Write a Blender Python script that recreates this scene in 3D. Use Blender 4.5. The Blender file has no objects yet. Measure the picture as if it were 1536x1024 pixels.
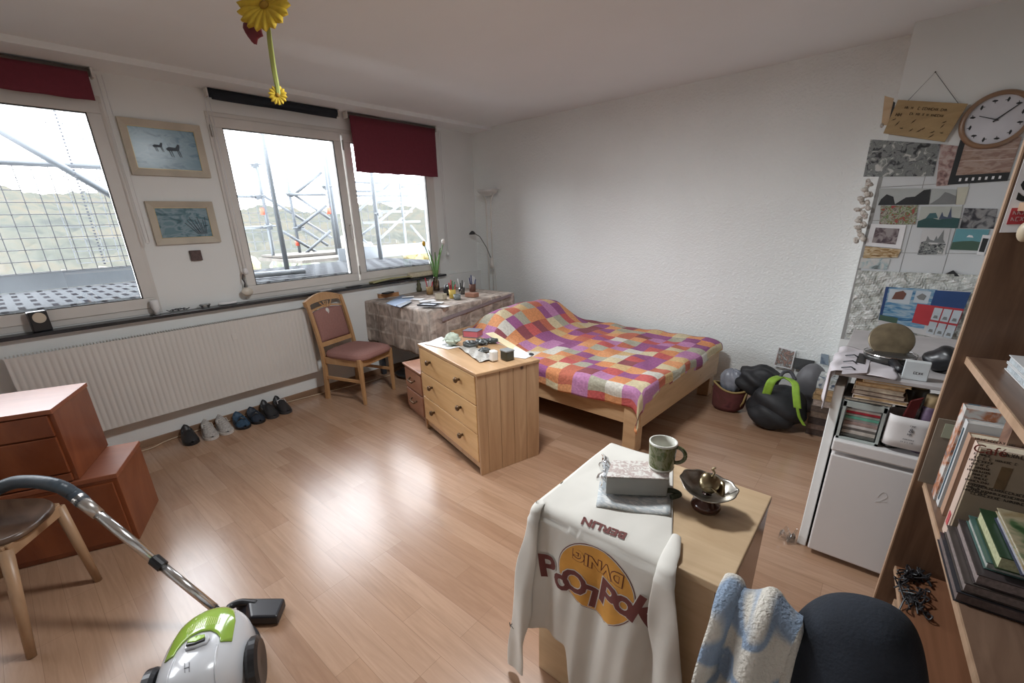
import bpy, math, random
from mathutils import Vector, Matrix, Euler
PI = math.pi
scene = bpy.context.scene
COL = scene.collection

# ------------------------------------------------------------------ camera
W0, H0 = 1536, 1024
FPX = 654.638
YAW, PITCH, ROLL = -0.73226, -0.34343, -0.03623
PX, PY = 745.42, 566.78
CAM = Vector((3.99472, -4.15314, 1.49912))
def cam_axes():
    cy, sy, cp, sp = math.cos(YAW), math.sin(YAW), math.cos(PITCH), math.sin(PITCH)
    f = Vector((cp*sy, cp*cy, sp)); r = Vector((cy, -sy, 0)); u = r.cross(f)
    cr, sr = math.cos(ROLL), math.sin(ROLL)
    return r*cr + u*sr, u*cr - r*sr, f
CR, CU, CF = cam_axes()
cd = bpy.data.cameras.new('camera'); cam = bpy.data.objects.new('camera', cd); COL.objects.link(cam)
cam.matrix_world = Matrix(((CR.x, CU.x, -CF.x, CAM.x), (CR.y, CU.y, -CF.y, CAM.y), (CR.z, CU.z, -CF.z, CAM.z), (0, 0, 0, 1)))
cd.sensor_fit = 'HORIZONTAL'; cd.sensor_width = 36; cd.lens = FPX/W0*36
cd.shift_x = -(PX - W0/2)/W0; cd.shift_y = (PY - H0/2)/W0
cd.clip_start = .02; cd.clip_end = 2000
scene.camera = cam

# ------------------------------------------------------------------ exposure, sky, window portals
vs = scene.view_settings
scene.display_settings.display_device = 'sRGB'
vs.view_transform = 'Standard'; vs.look = 'None'; vs.gamma = 1; vs.use_curve_mapping = False
vs.exposure = 3.9
scene.cycles.max_bounces = 12; scene.cycles.diffuse_bounces = 8; scene.cycles.glossy_bounces = 4
scene.cycles.transparent_max_bounces = 16
scene.cycles.sample_clamp_indirect = 4.0
scene.cycles.caustics_reflective = False; scene.cycles.caustics_refractive = False
wd = bpy.data.worlds.new('overcast_sky'); scene.world = wd; wd.use_nodes = True
nt = wd.node_tree; bg = nt.nodes['Background']
tc = nt.nodes.new('ShaderNodeTexCoord'); mp = nt.nodes.new('ShaderNodeMapping'); mp.inputs['Scale'].default_value = (1, 1, 3)
nz = nt.nodes.new('ShaderNodeTexNoise'); nz.inputs['Scale'].default_value = 2.0; nz.inputs['Detail'].default_value = 4
cr_ = nt.nodes.new('ShaderNodeValToRGB')
cr_.color_ramp.elements[0].position = .3; cr_.color_ramp.elements[0].color = (.80, .88, 1, 1)
cr_.color_ramp.elements[1].position = .7; cr_.color_ramp.elements[1].color = (1, 1, 1, 1)
nt.links.new(tc.outputs['Generated'], mp.inputs['Vector']); nt.links.new(mp.outputs['Vector'], nz.inputs['Vector'])
nt.links.new(nz.outputs['Fac'], cr_.inputs['Fac']); nt.links.new(cr_.outputs['Color'], bg.inputs['Color'])
bg.inputs['Strength'].default_value = 1.0
RY_ = -6.3
def portal(name, y0, y1, z0, z1):
    l = bpy.data.lights.new(name, 'AREA'); l.shape = 'RECTANGLE'; l.size = z1-z0; l.size_y = y1-y0
    l.cycles.is_portal = True
    o = bpy.data.objects.new(name, l); COL.objects.link(o)
    o.location = (-.09, (y0+y1)/2, (z0+z1)/2); o.rotation_euler = (0, -PI/2, 0); return o
portal('window_portal', -4.70, -3.46, 1.06, 2.24); portal('window_portal', -2.71, -1.78, 1.06, 2.24); portal('window_portal', -1.68, -.75, 1.06, 2.24)
portal('window_portal', -6.1, -4.95, 1.06, 2.24)  # portal of the added window behind the camera

# added fill light above the frame, made up as a round ceiling lamp
LMP = (2.62, -2.62)
ll = bpy.data.lights.new('added_fill_light', 'AREA'); ll.shape = 'DISK'; ll.size = .36; ll.energy = 3.3; ll.color = (.93, .97, 1)
lo = bpy.data.objects.new('added_fill_light', ll); COL.objects.link(lo); lo.location = (LMP[0], LMP[1], 2.405)

# ------------------------------------------------------------------ pixel -> point on a real plane
def ray(p):
    return CR*((p[0]-PX)/FPX) - CU*((p[1]-PY)/FPX) + CF
def at(p, ax, v):
    d = ray(p); return CAM + d*((v-CAM[ax])/d[ax])
def az(p, z=0.): return at(p, 2, z)

# ------------------------------------------------------------------ materials
MATS = {}
def base(name, rough=.5, metal=0., spec=.5):
    m = bpy.data.materials.new(name); m.use_nodes = True
    b = m.node_tree.nodes['Principled BSDF']
    b.inputs['Roughness'].default_value = rough; b.inputs['Metallic'].default_value = metal
    b.inputs['Specular IOR Level'].default_value = spec
    return m, m.node_tree, b
def coords(nt, scale, kind='Object', loc=(0, 0, 0)):
    t = nt.nodes.new('ShaderNodeTexCoord'); mp = nt.nodes.new('ShaderNodeMapping')
    mp.inputs['Scale'].default_value = scale if hasattr(scale, '__len__') else (scale,)*3
    mp.inputs['Location'].default_value = loc
    nt.links.new(t.outputs[kind], mp.inputs['Vector']); return mp.outputs['Vector']
def noise(nt, vec, scale=1., detail=3, dist=0., rough=.5):
    n = nt.nodes.new('ShaderNodeTexNoise'); n.inputs['Scale'].default_value = scale
    n.inputs['Detail'].default_value = detail; n.inputs['Distortion'].default_value = dist; n.inputs['Roughness'].default_value = rough
    nt.links.new(vec, n.inputs['Vector']); return n.outputs['Fac']
def ramp(nt, fac, stops, const=False):
    r = nt.nodes.new('ShaderNodeValToRGB'); e = r.color_ramp.elements
    while len(e) < len(stops): e.new(.5)
    for i, (p, c) in enumerate(stops):
        e[i].position = p; e[i].color = (*c[:3], 1)
    if const: r.color_ramp.interpolation = 'CONSTANT'
    nt.links.new(fac, r.inputs['Fac']); return r.outputs['Color']
def bump(nt, b, h, strength=.2, dist=.01):
    n = nt.nodes.new('ShaderNodeBump'); n.inputs['Strength'].default_value = strength; n.inputs['Distance'].default_value = dist
    nt.links.new(h, n.inputs['Height']); nt.links.new(n.outputs['Normal'], b.inputs['Normal'])
def M(name, col, rough=.5, metal=0., var=.12, vs=6., bp=None, spec=.5, coat=0., kind='Object'):
    if name in MATS: return MATS[name]
    m, nt, b = base(name, rough, metal, spec)
    v = coords(nt, vs, kind)
    c2 = tuple(min(1, x*(1+var)) for x in col); c1 = tuple(x*(1-var) for x in col)
    nt.links.new(ramp(nt, noise(nt, v), [(.3, c1), (.7, c2)]), b.inputs['Base Color'])
    b.inputs['Coat Weight'].default_value = coat
    if bp: bump(nt, b, noise(nt, coords(nt, bp[0], kind), 1., 4), bp[1], bp[2] if len(bp) > 2 else .005)
    MATS[name] = m; return m
def wood(name, c1, c2, scale=(1.5, 14, 14), rough=.4, dist=1.2, knots=False, bp=.05):
    m, nt, b = base(name, rough)
    v = coords(nt, scale)
    f = noise(nt, v, 1., 6, dist, .6)
    col = ramp(nt, f, [(.3, c1), (.7, c2)])
    if knots:
        vo = nt.nodes.new('ShaderNodeTexVoronoi'); vo.inputs['Scale'].default_value = 4.
        nt.links.new(coords(nt, (1, 1, 1)), vo.inputs['Vector'])
        k = ramp(nt, vo.outputs['Distance'], [(.03, tuple(x*.35 for x in c1)), (.075, (1, 1, 1))])
        mx = nt.nodes.new('ShaderNodeMix'); mx.data_type = 'RGBA'; mx.blend_type = 'MULTIPLY'; mx.inputs[0].default_value = 1.
        nt.links.new(col, mx.inputs[6]); nt.links.new(k, mx.inputs[7]); col = mx.outputs[2]
    nt.links.new(col, b.inputs['Base Color'])
    bump(nt, b, f, bp, .003)
    return m
def pict(name, cols, scale=20., rough=.35, seed=0., stretch=(1, 1, 1), dist=1.):
    m, nt, b = base(name, rough)
    v = coords(nt, tuple(scale*s for s in stretch), 'Object', (seed, seed*1.7, seed*.3))
    n = len(cols); st = [(.30+.42*i/n, c) for i, c in enumerate(cols)]
    nt.links.new(ramp(nt, noise(nt, v, 1., 4, dist), st), b.inputs['Base Color'])
    return m
def glassy(name, tint=(1, 1, 1), gl=.06, rough=.0):
    m = bpy.data.materials.new(name); m.use_nodes = True; nt = m.node_tree; nt.nodes.clear()
    o = nt.nodes.new('ShaderNodeOutputMaterial'); t = nt.nodes.new('ShaderNodeBsdfTransparent'); t.inputs[0].default_value = (*tint, 1)
    g = nt.nodes.new('ShaderNodeBsdfGlossy'); g.inputs['Roughness'].default_value = rough
    mx = nt.nodes.new('ShaderNodeMixShader'); fr = nt.nodes.new('ShaderNodeFresnel'); fr.inputs['IOR'].default_value = 1.3
    ma = nt.nodes.new('ShaderNodeMath'); ma.operation = 'ADD'; ma.inputs[1].default_value = gl
    nt.links.new(fr.outputs[0], ma.inputs[0]); nt.links.new(ma.outputs[0], mx.inputs[0])
    nt.links.new(t.outputs[0], mx.inputs[1]); nt.links.new(g.outputs[0], mx.inputs[2]); nt.links.new(mx.outputs[0], o.inputs[0])
    return m

wallM = M('white_woodchip_wallpaper', (.82, .85, .84), .9, var=.03, vs=1.5, bp=(75, .8, .010))
wall2M = M('white_plaster', (.73, .745, .735), .9, var=.03, vs=2, bp=(60, .1, .004))
ceilM = M('ceiling_paint', (.76, .78, .785), .95, var=.02, vs=1.5, bp=(120, .15, .003))
whiteM = M('white_plastic_frame', (.62, .60, .57), .45, var=.05, vs=3)
gasketM = M('dark_rubber_seal', (.03, .03, .03), .7)
stoneM = M('black_stone_sill', (.02, .021, .025), .25, var=.3, vs=30)
radM = M('white_radiator_enamel', (.60, .58, .55), .45, var=.03, vs=3)
blackM = M('black_plastic', (.013, .013, .015), .35)
darkM = M('charcoal_plastic', (.035, .037, .042), .4)
chromeM = M('brushed_chrome', (.62, .61, .60), .22, 1., var=.05, vs=20)
steelM = M('matt_silver_metal', (.55, .55, .56), .35, .8)
brassM = M('aged_brass', (.34, .28, .17), .3, 1., var=.35, vs=25)
silverM = M('tarnished_silver_metal', (.38, .36, .32), .3, 1., var=.4, vs=30)
paperM = M('white_paper', (.72, .72, .73), .8, var=.05, vs=20)
creamM = M('cream_page_edges', (.66, .58, .44), .8, var=.12, vs=60)
cardM = M('brown_cardboard', (.42, .31, .19), .85, var=.12, vs=15)
redM = M('dark_red_blind_fabric', (.155, .022, .038), .85, var=.06, vs=40, bp=(300, .1, .001))
navyM = M('black_navy_blind_fabric', (.010, .014, .022), .8)
blindboxM = M('grey_brown_blind_headrail', (.10, .085, .075), .5)
beechM = wood('beech_chair_wood', (.40, .22, .10), (.52, .31, .15), (10, 10, 2), .35)
pineM = wood('pine_wood', (.40, .235, .125), (.56, .365, .21), (14, 14, 1.2), .4, 1.5, True)
pinehM = wood('pine_front_wood', (.60, .36, .155), (.77, .51, .255), (1.3, 10, 16), .35, 1.2, True)  # coloured lighter than the carcass pine to stand in for light on the fronts
pinetopM = wood('pine_top_wood', (.42, .25, .13), (.56, .36, .20), (1.2, 14, 14), .3, 1.2, True)
bedM = wood('bed_pine_wood', (.44, .27, .14), (.60, .40, .23), (1.2, 12, 12), .4, 1.2, True)
redwoodM = wood('reddish_brown_veneer', (.16, .042, .016), (.26, .078, .030), (3, 3, 1.4), .22, 1.5)
redtopM = wood('glossy_red_brown_top', (.22, .07, .035), (.31, .11, .055), (6, 2, 2), .42, 1.5)
b_ = redtopM.node_tree.nodes['Principled BSDF']; b_.inputs['Coat Weight'].default_value = .0; b_.inputs['Specular IOR Level'].default_value = .4; b_.inputs['Coat Roughness'].default_value = .22; b_.inputs['Coat IOR'].default_value = 1.7
birchM = wood('light_beech_table_wood', (.46, .32, .19), (.58, .43, .27), (2, 14, 14), .35)
shelfM = wood('dark_walnut_laminate', (.085, .046, .028), (.17, .10, .062), (16, 16, 1.5), .35, 1.8)
shelfhM = wood('walnut_shelf_board', (.11, .062, .040), (.20, .125, .085), (14, 1.5, 14), .3, 1.5)
edgeM = wood('pale_oak_edge_band', (.34, .22, .14), (.48, .33, .22), (14, 14, 2), .4)
oldchairM = wood('worn_oak_wood', (.30, .175, .095), (.42, .26, .15), (8, 8, 2), .4)
seatdarkM = wood('dark_moulded_seat_wood', (.075, .045, .03), (.15, .095, .065), (3, 12, 3), .3)
upholM = M('dusty_red_upholstery', (.29, .145, .125), .9, var=.08, vs=80, bp=(400, .2, .001))
fridgeM = M('white_fridge_enamel', (.60, .58, .57), .4, var=.03, vs=2)
shirtM = M('white_cotton_jersey', (.60, .58, .53), .9, var=.04, vs=8, bp=(300, .1, .001))
brownprintM = M('maroon_shirt_print', (.13, .035, .03), .8)
orangeprintM = M('ochre_shirt_print', (.56, .27, .05), .8, var=.12, vs=15)
greenM = M('lime_green_plastic', (.30, .50, .04), .25)
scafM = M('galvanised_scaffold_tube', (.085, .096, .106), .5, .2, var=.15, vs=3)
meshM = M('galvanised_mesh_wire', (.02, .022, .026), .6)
orangecapM = M('red_scaffold_band', (.5, .06, .03), .6)

def floor_mat():
    m, nt, b = base('beech_laminate_floor', .25, 0, .75)
    v = coords(nt, (1, 1, 1))
    br = nt.nodes.new('ShaderNodeTexBrick'); br.offset = .37; br.offset_frequency = 3; br.squash = 1
    for k, x in (('Scale', 1.), ('Mortar Size', .0009), ('Mortar Smooth', .3), ('Brick Width', .62), ('Row Height', .098), ('Bias', 0.)): br.inputs[k].default_value = x
    br.inputs['Color1'].default_value = (0, 0, 0, 1); br.inputs['Color2'].default_value = (1, 1, 1, 1); br.inputs['Mortar'].default_value = (.5, .5, .5, 1)
    nt.links.new(v, br.inputs['Vector'])
    tint = ramp(nt, br.outputs['Color'], [(0., (.325, .190, .118)), (.5, (.37, .228, .146)), (1., (.405, .258, .172))])
    g = noise(nt, coords(nt, (2.2, 26, 1)), 1., 6, 1.6, .6)
    gr = ramp(nt, g, [(.25, (.80, .77, .74)), (.75, (1.1, 1.1, 1.1))])
    mx = nt.nodes.new('ShaderNodeMix'); mx.data_type = 'RGBA'; mx.blend_type = 'MULTIPLY'; mx.inputs[0].default_value = 1.
    nt.links.new(tint, mx.inputs[6]); nt.links.new(gr, mx.inputs[7])
    mx2 = nt.nodes.new('ShaderNodeMix'); mx2.data_type = 'RGBA'; mx2.blend_type = 'MIX'
    ms = nt.nodes.new('ShaderNodeMath'); ms.operation = 'MULTIPLY'; ms.inputs[1].default_value = .45
    nt.links.new(br.outputs['Fac'], ms.inputs[0]); nt.links.new(ms.outputs[0], mx2.inputs[0])
    nt.links.new(mx.outputs[2], mx2.inputs[6]); mx2.inputs[7].default_value = (.13, .07, .04, 1)
    nt.links.new(mx2.outputs[2], b.inputs['Base Color'])
    bump(nt, b, noise(nt, coords(nt, (5, 60, 5)), 1., 3), .03, .002)
    return m
floorM = floor_mat()

def quilt_mat():
    m, nt, b = base('patchwork_quilt_cotton', .9)
    v = coords(nt, (1/.125, 1/.108, 1), 'UV')
    fl = nt.nodes.new('ShaderNodeVectorMath'); fl.operation = 'FLOOR'; nt.links.new(v, fl.inputs[0])
    wn = nt.nodes.new('ShaderNodeTexWhiteNoise'); wn.noise_dimensions = '2D'; nt.links.new(fl.outputs[0], wn.inputs['Vector'])
    pal = [(.62, .22, .06), (.24, .035, .17), (.60, .50, .30), (.22, .02, .035), (.36, .34, .25), (.60, .57, .50), (.50, .055, .05), (.45, .17, .36), (.66, .27, .09), (.27, .045, .20), (.58, .38, .16), (.48, .10, .04)]
    pal = [tuple(x*.95+.055 for x in p) for p in pal]
    c = ramp(nt, wn.outputs['Value'], [(i/12, p) for i, p in enumerate(pal)], True)
    w = noise(nt, coords(nt, (60, 60, 60), 'UV'), 1., 2)
    wr = ramp(nt, w, [(.3, (.82,)*3), (.7, (1.1,)*3)])
    mx = nt.nodes.new('ShaderNodeMix'); mx.data_type = 'RGBA'; mx.blend_type = 'MULTIPLY'; mx.inputs[0].default_value = 1.
    nt.links.new(c, mx.inputs[6]); nt.links.new(wr, mx.inputs[7]); nt.links.new(mx.outputs[2], b.inputs['Base Color'])
    bump(nt, b, noise(nt, coords(nt, (22, 22, 22), 'UV'), 1., 4, .6), .55, .012)
    return m
quiltM = quilt_mat()
def tablecloth_mat():
    m, nt, b = base('taupe_patterned_tablecloth', .75)
    v = coords(nt, (1/.17, 1/.17, 1), 'UV')
    br = nt.nodes.new('ShaderNodeTexBrick'); br.offset = .5
    for k, x in (('Scale', 1.), ('Mortar Size', .06), ('Brick Width', 1.1), ('Row Height', .9)): br.inputs[k].default_value = x
    br.inputs['Color1'].default_value = (.29, .235, .20, 1); br.inputs['Color2'].default_value = (.43, .37, .325, 1); br.inputs['Mortar'].default_value = (.44, .385, .34, 1)
    nt.links.new(v, br.inputs['Vector'])
    n = noise(nt, coords(nt, (14, 9, 1), 'UV'), 1., 4, 1.2)
    r = ramp(nt, n, [(.35, (.68, .66, .64)), (.5, (1, 1, 1)), (.65, (1.35, 1.33, 1.3))])
    mx = nt.nodes.new('ShaderNodeMix'); mx.data_type = 'RGBA'; mx.blend_type = 'MULTIPLY'; mx.inputs[0].default_value = 1.
    nt.links.new(br.outputs['Color'], mx.inputs[6]); nt.links.new(r, mx.inputs[7]); nt.links.new(mx.outputs[2], b.inputs['Base Color'])
    return m
clothM = tablecloth_mat()

# ------------------------------------------------------------------ mesh helpers
class MB:
    def __init__(s): s.v = []; s.f = []; s.uv = []; s.mi = []
    def add(s, vs, fs, mi=0, uvs=None):
        n = len(s.v); s.v += [Vector(v) for v in vs]
        for k, f in enumerate(fs):
            s.f.append(tuple(i+n for i in f)); s.mi.append(mi)
            s.uv.append([uvs[i] for i in f] if uvs else None)
        return s
    def box(s, c, d, rot=None, mi=0):
        x, y, z = d[0]/2, d[1]/2, d[2]/2
        vs = [Vector((a*x, b*y, e*z)) for a in (-1, 1) for b in (-1, 1) for e in (-1, 1)]
        if rot is not None:
            R = rot if isinstance(rot, Matrix) else Euler(rot).to_matrix(); vs = [R @ v for v in vs]
        c = Vector(c); vs = [v+c for v in vs]
        return s.add(vs, [(0, 1, 3, 2), (4, 6, 7, 5), (0, 4, 5, 1), (2, 3, 7, 6), (0, 2, 6, 4), (1, 5, 7, 3)], mi)
    def bb(s, a, b, mi=0):
        a, b = Vector(a), Vector(b); return s.box((a+b)/2, [abs(x) for x in (b-a)], None, mi)
    def prism(s, poly, z0, z1, mi=0):
        n = len(poly); vs = [(p[0], p[1], z0) for p in poly]+[(p[0], p[1], z1) for p in poly]
        return s.add(vs, [tuple(range(n))[::-1], tuple(range(n, 2*n))]+[(i, (i+1) % n, (i+1) % n+n, i+n) for i in range(n)], mi)
    def hexa(s, q0, q1, mi=0):                       # two quads, bottom and top
        return s.add(list(q0)+list(q1), [(3, 2, 1, 0), (4, 5, 6, 7), (0, 1, 5, 4), (1, 2, 6, 5), (2, 3, 7, 6), (3, 0, 4, 7)], mi)
    def slab(s, q, n, t, mi=0):                      # quad pushed along n by t
        n = Vector(n)*t; return s.hexa([Vector(p) for p in q], [Vector(p)+n for p in q], mi)
    def tube(s, pts, r, seg=8, mi=0, cap=True, closed=False):
        pts = [Vector(p) for p in pts]; rs = r if hasattr(r, '__len__') else [r]*len(pts)
        n = len(pts); vs = []; up = None
        for i, p in enumerate(pts):
            a = pts[(i-1) % n] if closed else pts[max(i-1, 0)]; b = pts[(i+1) % n] if closed else pts[min(i+1, n-1)]
            t = (b-a).normalized()
            if up is None: up = t.orthogonal().normalized()
            up = (up-t*up.dot(t)); up = up.normalized() if up.length > 1e-6 else t.orthogonal().normalized()
            w = t.cross(up)
            vs += [p+(up*math.cos(2*PI*k/seg)+w*math.sin(2*PI*k/seg))*rs[i] for k in range(seg)]
        fs = []
        for i in range(n if closed else n-1):
            j = (i+1) % n
            fs += [(i*seg+k, i*seg+(k+1) % seg, j*seg+(k+1) % seg, j*seg+k) for k in range(seg)]
        if cap and not closed: fs += [tuple(range(seg))[::-1], tuple(range((n-1)*seg, n*seg))]
        return s.add(vs, fs, mi)
    def lathe(s, prof, c=(0, 0, 0), seg=28, mi=0, R=None, cap=True):
        c = Vector(c); vs = []
        for r, z in prof:
            for k in range(seg):
                v = Vector((r*math.cos(2*PI*k/seg), r*math.sin(2*PI*k/seg), z)); vs.append((R @ v if R else v)+c)
        n = len(prof)
        fs = [(i*seg+k, i*seg+(k+1) % seg, (i+1)*seg+(k+1) % seg, (i+1)*seg+k) for i in range(n-1) for k in range(seg)]
        if cap and prof[0][0] > 1e-5: fs.append(tuple(range(seg))[::-1])
        if cap and prof[-1][0] > 1e-5: fs.append(tuple(range((n-1)*seg, n*seg)))
        return s.add(vs, fs, mi)
    def grid(s, fn, nu, nv, mi=0, closed_u=False):
        vs = []; uvs = []
        for i in range(nu+1):
            for j in range(nv+1):
                u, v = i/nu, j/nv; r = fn(u, v)
                if len(r) == 2 and hasattr(r[1], '__len__'): vs.append(r[0]); uvs.append(r[1])
                else: vs.append(r); uvs.append((u, v))
        return s.add(vs, [(i*(nv+1)+j, (i+1)*(nv+1)+j, (i+1)*(nv+1)+j+1, i*(nv+1)+j+1) for i in range(nu) for j in range(nv)], mi, uvs)
    def ball(s, c, r, seg=16, rings=10, mi=0, R=None, fn=None):
        c = Vector(c); r = r if hasattr(r, '__len__') else (r,)*3; vs = []
        for i in range(rings+1):
            th = PI*i/rings
            for k in range(seg):
                ph = 2*PI*k/seg; d = Vector((math.sin(th)*math.cos(ph), math.sin(th)*math.sin(ph), math.cos(th)))
                if fn: d = d*fn(d)
                v = Vector((d.x*r[0], d.y*r[1], d.z*r[2])); vs.append((R @ v if R else v)+c)
        return s.add(vs, [(i*seg+k, (i+1)*seg+k, (i+1)*seg+(k+1) % seg, i*seg+(k+1) % seg) for i in range(rings) for k in range(seg)], mi)
def wmat(o):
    m = Matrix.LocRotScale(o.location, o.rotation_euler, o.scale)
    return wmat(o.parent) @ m if o.parent else m
def B(mb, name, mat, parent=None, smooth=False, bev=0, sub=0, solid=0, world=True, weld=0, soff=-1):
    me = bpy.data.meshes.new(name)
    vs = mb.v; loc = Vector((0, 0, 0))
    if parent is not None:
        if world: inv = wmat(parent).inverted(); vs = [inv @ v for v in vs]
    else:
        n = len(vs); loc = Vector(((min(v.x for v in vs)+max(v.x for v in vs))/2, (min(v.y for v in vs)+max(v.y for v in vs))/2, min(v.z for v in vs)))
        vs = [v-loc for v in vs]
    me.from_pydata([tuple(v) for v in vs], [], mb.f); 
    for m in (mat if isinstance(mat, (list, tuple)) else [mat]): me.materials.append(m)
    me.polygons.foreach_set('material_index', mb.mi)
    if any(u is not None for u in mb.uv):
        ul = me.uv_layers.new(name='UVMap'); k = 0
        for f, u in zip(mb.f, mb.uv):
            for i in range(len(f)):
                if u is not None: ul.data[k].uv = u[i]
                k += 1
    if smooth: me.polygons.foreach_set('use_smooth', [True]*len(mb.f))
    me.update()
    o = bpy.data.objects.new(name, me); COL.objects.link(o); o.location = loc
    if parent is not None: o.parent = parent
    if weld:
        w = o.modifiers.new('weld', 'WELD'); w.merge_threshold = weld
    if solid:
        w = o.modifiers.new('solid', 'SOLIDIFY'); w.thickness = solid; w.offset = soff
    if bev:
        w = o.modifiers.new('bevel', 'BEVEL'); w.width = bev; w.segments = 2; w.limit_method = 'ANGLE'; w.angle_limit = .7
    if sub:
        w = o.modifiers.new('subsurf', 'SUBSURF'); w.levels = sub; w.render_levels = sub
    return o
def tag(o, label=None, cat=None, group=None, kind=None):
    if label: o['label'] = label
    if cat: o['category'] = cat
    if group: o['group'] = group
    if kind: o['kind'] = kind
    return o
def E(name, label, cat, loc=(0, 0, 0), rz=0., group=None):
    o = bpy.data.objects.new(name, None); COL.objects.link(o); o.empty_display_size = .05
    o.location = loc; o.rotation_euler = (0, 0, rz); return tag(o, label, cat, group)
def T(name, label, cat, mb, mat, group=None, **k):
    return tag(B(mb, name, mat, **k), label, cat, group)
def S(name, mb, mat, label=None, cat=None, parent=None, **k):
    o = B(mb, name, mat, parent, **k)
    if parent is None: tag(o, label, cat, kind='structure')
    return o
def copy_tree(o, parent=None):
    c = o.copy(); COL.objects.link(c); c.parent = parent
    for ch in list(o.children): copy_tree(ch, c)
    return c
def glyphs(txt, size, ext=0., bold=0., align='CENTER'):
    """text as flat triangles around the origin: (verts, faces)"""
    cu = bpy.data.curves.new('t', 'FONT'); cu.body = txt; cu.size = size; cu.extrude = ext; cu.offset = bold
    cu.align_x = align; cu.align_y = 'CENTER'; cu.resolution_u = 3
    o = bpy.data.objects.new('t', cu); COL.objects.link(o)
    bpy.context.view_layer.update(); dg = bpy.context.evaluated_depsgraph_get()
    me = o.evaluated_get(dg).to_mesh(); vs = [v.co.copy() for v in me.vertices]; fs = [tuple(p.vertices) for p in me.polygons]
    o.evaluated_get(dg).to_mesh_clear(); bpy.data.objects.remove(o); bpy.data.curves.remove(cu)
    return vs, fs
def fine(vs, fs, step=.006):
    """cut flat glyph faces into small triangles so they follow the cloth"""
    import bmesh
    bm = bmesh.new(); vv = [bm.verts.new(v) for v in vs]
    for f in fs:
        try: bm.faces.new([vv[i] for i in f])
        except ValueError: pass
    bmesh.ops.remove_doubles(bm, verts=bm.verts, dist=1e-6)
    for _ in range(5):
        bmesh.ops.triangulate(bm, faces=bm.faces[:])
        e = [x for x in bm.edges if x.calc_length() > step]
        if not e: break
        bmesh.ops.subdivide_edges(bm, edges=e, cuts=1)
    bmesh.ops.triangulate(bm, faces=bm.faces[:]); bm.verts.index_update()
    o = [v.co.copy() for v in bm.verts], [tuple(v.index for v in f.verts) for f in bm.faces]; bm.free(); return o
def text(mb, txt, size, c, X, Y, mi=0, ext=.0004, bold=0.):
    vs, fs = glyphs(txt, size, ext, bold); X, Y = Vector(X).normalized(), Vector(Y).normalized(); N = X.cross(Y); c = Vector(c)
    return mb.add([c+X*v.x+Y*v.y+N*v.z for v in vs], fs, mi)
def scrawl(mb, n, size, c, X, Y, mi=0, seed=1):
    """a row of n illegible letter-like strokes, too small to read in the photo either"""
    r = random.Random(seed*31+n); X, Y = Vector(X).normalized(), Vector(Y).normalized(); N = X.cross(Y)*.0003; c = Vector(c); adv = size*.62; w = size*.07
    def seg(a, b):
        d = (b-a).normalized(); p = Vector((-d.y, d.x))*w
        q = [a-p, b-p, b+p, a+p]; mb.slab([c+X*t.x+Y*t.y for t in q], N.normalized(), N.length, mi)
    for i in range(n):
        if r.random() < .14: continue
        x0 = (i-n/2)*adv; h = size*.36; k = r.randrange(4)
        P0, P1, P2, P3 = Vector((x0, -h)), Vector((x0, h)), Vector((x0+adv*.66, h)), Vector((x0+adv*.66, -h))
        for a, b in (((P0, P1), (P1, P3)), ((P0, P1), (P1, P2), (P0, P3)), ((P1, P3), (P0, P2)), ((P0, P1), (P2, P3), ((P0+P1)/2, (P2+P3)/2)))[k]: seg(a, b)
    return mb
def lerp4(q, u, v):
    a = Vector(q[0])*(1-u)+Vector(q[1])*u; b = Vector(q[3])*(1-u)+Vector(q[2])*u; return a*(1-v)+b*v
rnd = random.Random(4)

# ================================================================== THE SETTING
RX, RY, H = 4.82, -6.3, 2.5
S('floor', MB().bb((0, RY, -.05), (RX, 0, 0)), floorM, 'beech laminate strip floor', 'floor')
S('ceiling', MB().bb((-.25, RY-.1, H), (RX+.1, .1, H+.1)), ceilM, 'white painted ceiling', 'ceiling')
S('wall_back', MB().bb((-.25, 0, -.05), (RX+.1, .12, H)), wallM, 'white textured wall behind the bed', 'wall')
S('wall_right', MB().bb((RX, RY, -.05), (RX+.1, 0, H)), wall2M, 'white wall behind the bookcase', 'wall')
S('wall_front', MB().bb((-.25, RY-.1, -.05), (RX+.1, RY, H)), wall2M, 'white wall behind the camera', 'wall')
# window wall with two openings, plus an added one for light behind the camera
y1a, y1b, y2a, y2b, zb, zt = -4.80, -3.385, -2.80, -.64, .955, 2.335
mb = MB()
mb.bb((-.10, RY, -.05), (.0, 0, zb)); mb.bb((-.10, RY, zt), (0, 0, H))
mb.bb((-.10, RY, zb), (0, -6.15, zt)); mb.bb((-.10, -4.9, zb), (0, y1a, zt)); mb.bb((-.10, y1b, zb), (0, y2a, zt)); mb.bb((-.10, y2b, zb), (0, 0, zt))
S('wall_left', mb, wall2M, 'white window wall', 'wall')
S('trim_1', MB().bb((0, RY, 0), (.05, 0, .925)), wall2M, 'low white wall ledge under the windows', 'ledge', bev=.004)
S('trim_2', MB().bb((0, RY, 2.475), (.31, 0, H)).bb((.25, RY, 2.465), (.31, 0, 2.475)), ceilM, 'flat white curtain rail board along the ceiling', 'ceiling board')
S('trim_3', MB().bb((-.03, -4.95, .925), (.105, -.64, .948)), stoneM, 'black stone window sill', 'window sill', bev=.003)
S('baseboard_left', MB().bb((.05, RY, 0), (.063, -.02, .055)), wood('brown_skirting_wood', (.22, .13, .08), (.30, .19, .12), (8, 2, 8)), 'brown wooden skirting under the windows', 'skirting', bev=.003)
S('baseboard_back', MB().bb((.065, -.014, 0), (3.81, 0, .055)), wall2M, 'white skirting behind the bed', 'skirting', bev=.003)
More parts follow.
